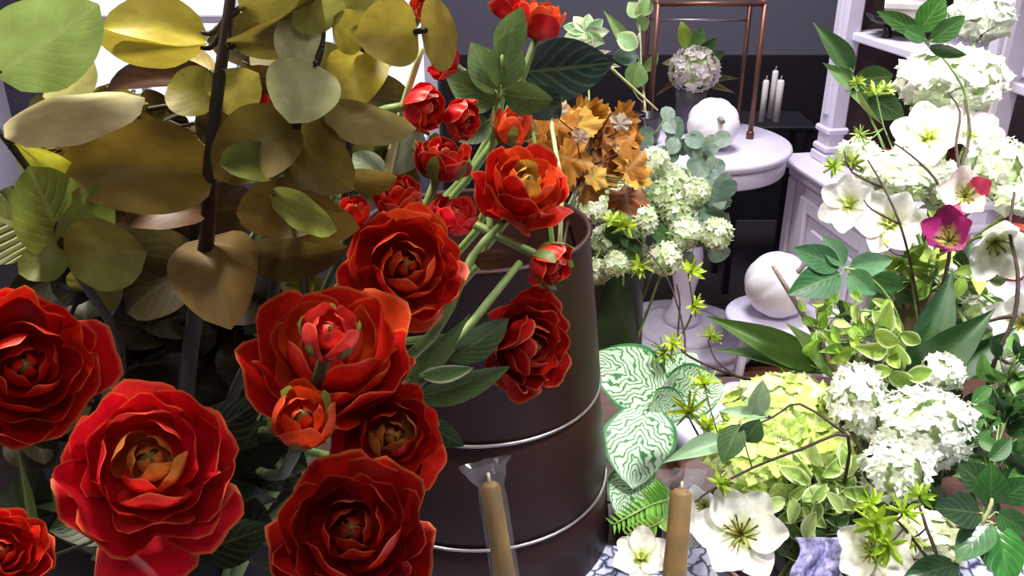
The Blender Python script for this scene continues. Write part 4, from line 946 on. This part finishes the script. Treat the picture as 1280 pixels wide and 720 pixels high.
twig('long bare twig with lime bud tufts arching towards the table foot', BO(3), [[(1075, 560, 1.04), (1030, 508, 1.08), (985, 486, 1.14), (920, 470, 1.22), (862, 446, 1.28), (848, 425, 1.3), (850, 380, 1.3), (846, 355, 1.3)], [(848, 425, 1.3), (862, 400, 1.3), (866, 380, 1.3), (860, 342, 1.3)], [(920, 470, 1.22), (895, 450, 1.24), (885, 425, 1.25)]], .0028,
  [(864, 340, 1.3, 38, LB), (868, 381, 1.3, 32, LB), (888, 421, 1.25, 34, LB), (842, 430, 1.29, 34, LB), (985, 470, 1.15, 30, LB), (830, 440, 1.3, 40, '8FB03C')])
twig('short dark twig with lime tufts in front of the snowball flowers', BO(4), [[(860, 520, 1.32), (856, 420, 1.4), (835, 350, 1.42), (806, 310, 1.43), (785, 288, 1.43)], [(806, 310, 1.43), (800, 328, 1.43)]], .0022, [(782, 284, 1.43, 44, LB), (800, 332, 1.43, 36, 'A6C032'), (766, 276, 1.43, 30, 'C0D860')])
twig('bare twig with round green leaves over the lime hydrangea', BO(5), [[(1060, 545, .98), (1000, 562, .97), (940, 585, .97), (890, 612, .97), (868, 628, .97)], [(1060, 545, .98), (1000, 505, 1.0), (965, 522, 1.0), (900, 550, 1.0)]], .0024,
  [(900, 605, .97, 36, '9DBA3A'), (880, 480, 1.12, 44, 'A8C030'), (862, 515, 1.14, 60, 'A4B82A'), (885, 535, 1.1, 44, 'B4CC3C')],
  [(L_ell, (925, 530), .98, (902, 578), .97, 34, 10, '3F6038'), (L_ell, (930, 552), .98, (950, 525), .97, 30, 15, '3A5A34'), (L_ell, (942, 522), 1.0, (955, 476), .99, 26, 25, '7D9478'), (L_lance, (910, 550), 1.0, (830, 575), .98, 30, 20, '90B090'), (L_ell, (960, 520), 1.0, (900, 512), 1.0, 14, 30, '8DB090')])
twig('pair of short dark twigs with lime fern tufts below the white lilac', BO(6), [[(1165, 705, .92), (1158, 660, .92), (1148, 630, .93)], [(1165, 705, .92), (1130, 660, .92), (1120, 650, .92)]], .003,
  [(1095, 655, .92, 60, 'A8C83A'), (1130, 640, .92, 50, 'B4D048'), (1110, 680, .91, 60, '9CBC34'), (1140, 672, .93, 40, '9CBC34'), (1090, 630, .94, 44, 'A8C83A'), (1150, 620, .94, 40, '8FB03C')])
# leaf sprays
GLS = '2A4E1E'
branch('glossy pointed green leaf sprig at the top of the arrangement', VF(3), [(1205, 220, 1.3), (1210, 130, 1.26), (1185, 80, 1.24), (1160, 56, 1.23)], .0024,
  [(L_gloss, (1150, 42), 1.22, (1098, 14), 1.2, 22, 15, GLS), (L_gloss, (1148, 40), 1.22, (1182, -6), 1.2, 36, 15, '2E5A20'), (L_gloss, (1162, 52), 1.22, (1208, 20), 1.2, 26, 15, '32582A'), (L_gloss, (1160, 58), 1.22, (1208, 70), 1.2, 16, 25, '2A4C2A'), (L_gloss, (1158, 50), 1.22, (1125, 34), 1.21, 20, 25, '30562C')], M_stem, 'leaf_sprig')
branch('long-leaved green sprig with tiny lime flowers in front of the cabinet post', VF(4), [(1140, 260, 1.3), (1110, 195, 1.28), (1085, 140, 1.27), (1066, 100, 1.26)], .0024,
  [(L_lance, (1066, 90), 1.26, (1018, 26), 1.24, 30, 15, '3A5832'), (L_lance, (1068, 108), 1.26, (1030, 78), 1.25, 22, 15, '5A7A48'), (L_ell, (1066, 100), 1.26, (1118, 96), 1.25, 34, 20, '34502C'), (L_ell, (1085, 118), 1.26, (1130, 148), 1.25, 34, 15, '2E4A28'), (L_lance, (1085, 130), 1.26, (1058, 112), 1.25, 16, 25, '5A7A48'), (L_lance, (1070, 112), 1.24, (1102, 158), 1.24, 8, 25, '8A9A60')], M_stem, 'leaf_sprig')
twig('tiny lime flower tufts beside the long-leaved sprig', VF(5), [[(1125, 220, 1.28), (1105, 160, 1.26), (1096, 120, 1.25)]], .0018, [(1095, 116, 1.25, 34, 'C4DC70'), (1108, 112, 1.25, 26, 'D0E488'), (1072, 104, 1.25, 24, 'B4CC5C'), (1075, 168, 1.25, 26, 'A8BC60'), (1042, 208, 1.25, 30, '96B440')], mat=M_stem, name='filler_flower', cat='flower')
branch('rounded blue-green rose leaves in front of the large pumpkin', VF(6), [(1130, 420, 1.16), (1110, 372, 1.12), (1080, 342, 1.1), (1055, 335, 1.1)], .0024,
  [(L_ell, (1050, 335), 1.1, (994, 310), 1.08, 34, 12, '3C6A46'), (L_ell, (1056, 332), 1.1, (1030, 296), 1.09, 26, 20, '557F5C'), (L_ell, (1062, 332), 1.1, (1116, 326), 1.08, 30, 12, '6A9A74'), (L_ell, (1052, 342), 1.1, (988, 366), 1.07, 44, 10, '2E6038'), (L_ell, (1060, 340), 1.1, (1094, 368), 1.08, 32, 12, '5A8A64'), (L_ell, (1090, 345), 1.12, (1130, 360), 1.12, 30, 20, '3F6E42')], M_stem, 'rose_leaves')
branch('broad dark green tulip-like leaves at the neck of the vase', VF(7), [(1140, 480, 1.16), (1138, 465, 1.15), (1142, 450, 1.14)], .005,
  [(L_lance, (1132, 478), 1.12, (1250, 385), 1.1, 56, 12, '2C4A26'), (L_lance, (1140, 470), 1.14, (1196, 335), 1.14, 52, 15, '38583A'), (L_lance, (1130, 470), 1.14, (1170, 400), 1.12, 44, 20, '33552C'), (L_lance, (1150, 475), 1.13, (1282, 410), 1.12, 40, 25, '2E4E2A')], M_stem, 'tulip_leaves')
branch('long arching green leaves reaching towards the white table foot', BO(0), [(1070, 500, 1.14), (1040, 470, 1.14), (1022, 455, 1.14)], .004,
  [(L_lance, (1025, 462), 1.14, (884, 392), 1.16, 42, 15, '48662C'), (L_lance, (1030, 466), 1.14, (892, 432), 1.18, 26, 25, '5F7F50'), (L_lance, (1040, 470), 1.12, (985, 400), 1.14, 26, 30, '7A9A5A')], M_stem, 'strap_leaves')
rnd = random.Random(12)
def spray(label, foot, main, n, sp, L0, L1, me, cols, wid=.5, name='leaf_spray', rad=.0024, sub=.05):
    lv = []
    for k in range(n):
        m = main[k % len(main)] if len(main) < 3 else main[1+k % (len(main)-1)]
        x = m[0]+rnd.uniform(-sp[0], sp[0]); y = m[1]+rnd.uniform(-sp[1], sp[1]); a = rnd.uniform(0, 6.28); L = rnd.uniform(L0, L1)
        lv.append((me, (x, y), m[2]+rnd.uniform(-sub, sub), (x+L*math.cos(a), y+L*math.sin(a)), m[2]+rnd.uniform(-sub, sub), L*wid, rnd.uniform(-35, 35), rnd.choice(cols)))
    return branch(label, foot, main, rad, lv, M_stem, name)
spray('lime green rounded leaf rosette in front of the tulip-like leaves', BO(1), [(1120, 500, 1.12), (1125, 455, 1.08), (1118, 425, 1.06)], 16, (16, 16), 26, 42, L_varieg, ('8FB04A', 'A2C058', '7C9E3E'), .62, 'rosette')
spray('fine lime foliage below the rounded rose leaves', BO(2), [(1080, 480, 1.12), (1065, 425, 1.1), (1050, 395, 1.1), (1095, 390, 1.1), (1085, 420, 1.1), (1020, 410, 1.1)], 46, (26, 22), 16, 30, L_ell, ('9ABF4A', 'B4D060', '86AE3E', 'C8DC88'), .45, 'lime_foliage')
spray('yellow-green leafy filler around the magenta orchid', VF(8), [(1150, 420, 1.24), (1140, 350, 1.22), (1130, 320, 1.22), (1215, 350, 1.22), (1165, 300, 1.24)], 34, (28, 22), 22, 36, L_ell, ('9AB84A', '7E9E3E', 'B8CC6A', '5E7E38'), .5, 'lime_foliage')
spray('pale variegated leaves massed under the lime hydrangea', BO(3), [(1020, 690, .98), (1010, 620, 1.02), (990, 625, 1.02), (1040, 600, 1.02), (1030, 640, 1.0)], 44, (34, 26), 28, 46, L_varieg, ('7FA04A', '94B45C', '6A8E40', 'B4CC7C'), .45, 'variegated_leaves')
branch('large dark green rose leaves beside the cream green hydrangea', BO(7), [(1195, 700, .9), (1230, 650, .88), (1240, 620, .88), (1225, 600, .9)], .0026,
  [(L_gloss, (1228, 642), .88, (1172, 634), .86, 44, 12, '24402A'), (L_gloss, (1238, 632), .88, (1240, 580), .87, 40, 10, '35682F'), (L_gloss, (1245, 640), .88, (1288, 668), .86, 34, 15, '3A6A3A'), (L_gloss, (1240, 652), .88, (1196, 700), .86, 40, 12, '456E48'), (L_gloss, (1246, 655), .88, (1262, 732), .85, 52, 10, '357A36'), (L_gloss, (1250, 625), .89, (1292, 600), .88, 34, 20, '2F5A30'), (L_gloss, (1200, 705), .9, (1130, 722), .88, 34, 20, '2C4C32'), (L_gloss, (1235, 612), .9, (1200, 580), .9, 36, 20, '274428')], M_palestem, 'rose_leaves')
spray('deep green leafy filler at the outer edge above the rose leaves', BO(8), [(1230, 640, 1.02), (1245, 560, 1.04), (1262, 510, 1.06), (1258, 470, 1.08), (1240, 590, 1.02)], 60, (34, 30), 26, 44, L_ell, ('3F6E36', '2F5A2C', '4E7E40', '64904C', '27492A'), .5)
spray('olive green filler leaves behind the white lilac clusters', BO(9), [(1150, 600, 1.14), (1140, 520, 1.18), (1190, 480, 1.2), (1100, 460, 1.2), (1215, 440, 1.22), (1060, 560, 1.14), (1180, 580, 1.12)], 80, (40, 34), 30, 50, L_ell, ('3A4E2A', '4A6034', '2C3C24', '58704A'), .5, sub=.03)
spray('dark filler leaves in the depth of the tall arrangement', VF(9), [(1150, 420, 1.30), (1180, 360, 1.32), (1230, 330, 1.32), (1130, 390, 1.30), (1250, 440, 1.28), (1100, 420, 1.3)], 50, (34, 30), 28, 46, L_ell, ('32482A', '44603A', '283A24', '5A7848'), .5, sub=.03)
spray('low green filler leaves round the rim of the dark bowl', BO(10), [(1000, 700, .98), (1010, 680, 1.02), (960, 640, 1.06), (1060, 660, 1.0), (1120, 640, 1.02), (1180, 650, 1.0)], 40, (34, 24), 26, 42, L_ell, ('2F4A2C', '44663A', '587C48'), .5, sub=.03)
# lilac ribbon in the bowl
def rib(u, v):
    p = W(1024+30*u+6*math.sin(7*v), 672+70*v, .955-.03*v+.006*math.sin(5*u+3*v)+.003*math.sin(9*u+6*v)); return tuple(p)
o = part('lace_ribbon', grid('ribbon', 30, 16, rib, M_ribbon)); sm = o.modifiers.new('thickness', 'SOLIDIFY'); sm.thickness = .0015
tag(o, 'crumpled lilac lace ribbon hanging over the dark bowl', 'ribbon')

# ------------------------------------------------------------------ wrapped taper candles
def taper(label, top, bot_px, d, r):
    t_ = W(top[0], top[1], d); q = W(bot_px[0], bot_px[1], d*1.0)
    dirn = (q-t_).normalized(); 
    if label.startswith('honey'): pass
    k = (TBZ+.05-t_.z)/dirn.z; b = t_+dirn*k
    o = thing('taper_candle', label, 'candle', (b.x, b.y, TBZ+.02), 'wrapped taper candles on the counter')
    part('wax', MB().tube([b-dirn*-.0, b+(t_-b)*.5, t_-(t_-b).normalized()*.004, t_], [r*1.25, r*1.1, r*.95, r*.6], 16, 1).mesh('taper', M_wax), o)
    part('wick', MB().tube([t_-(t_-b).normalized()*.002, t_+(t_-b).normalized()*.008], .0013, 6).mesh('wick', M_wick), o)
    M = axis_frame(b, (t_-b).normalized()); H = (t_-b).length; rd = random.Random(4)
    prof = [(r*1.5, .02), (r*1.45, H*.3), (r*1.35, H*.6), (r*1.3, H-.012), (r*1.2, H-.002), (r*1.35, H+.005), (r*1.7, H+.012), (r*2.0, H+.017)]
    mb = MB(); mb.lathe(prof, 22, M, lambda a, i: 1+.08*math.sin(3*a+i)+.05*math.sin(7*a+2*i)+(.30*math.cos(2*a+.6)+.16*math.sin(5*a+1.3*i) if i > 4 else 0)); mb.f = [f for f in mb.f if len(f) == 4]
    part('cellophane_sleeve', mb.mesh('sleeve', M_film), o)
    h = jarpot('candle_holder', 'low brass holder under the '+label, 'candle holder', (b.x, b.y, TBZ+.006), [(0, 0), (.036, 0), (.038, .004), (.02, .012), (.016, .03), (.019, .05), (.016, .05), (.012, .04), (0, .04)], M_copper, 28)
    return o
taper('honey coloured taper candle in crinkled cellophane before the brown bucket', (612, 603), (631, 720), .74, .0088)
taper('honey coloured taper candle in cellophane beside the white anemone', (852, 612), (843, 720), .86, .0112)
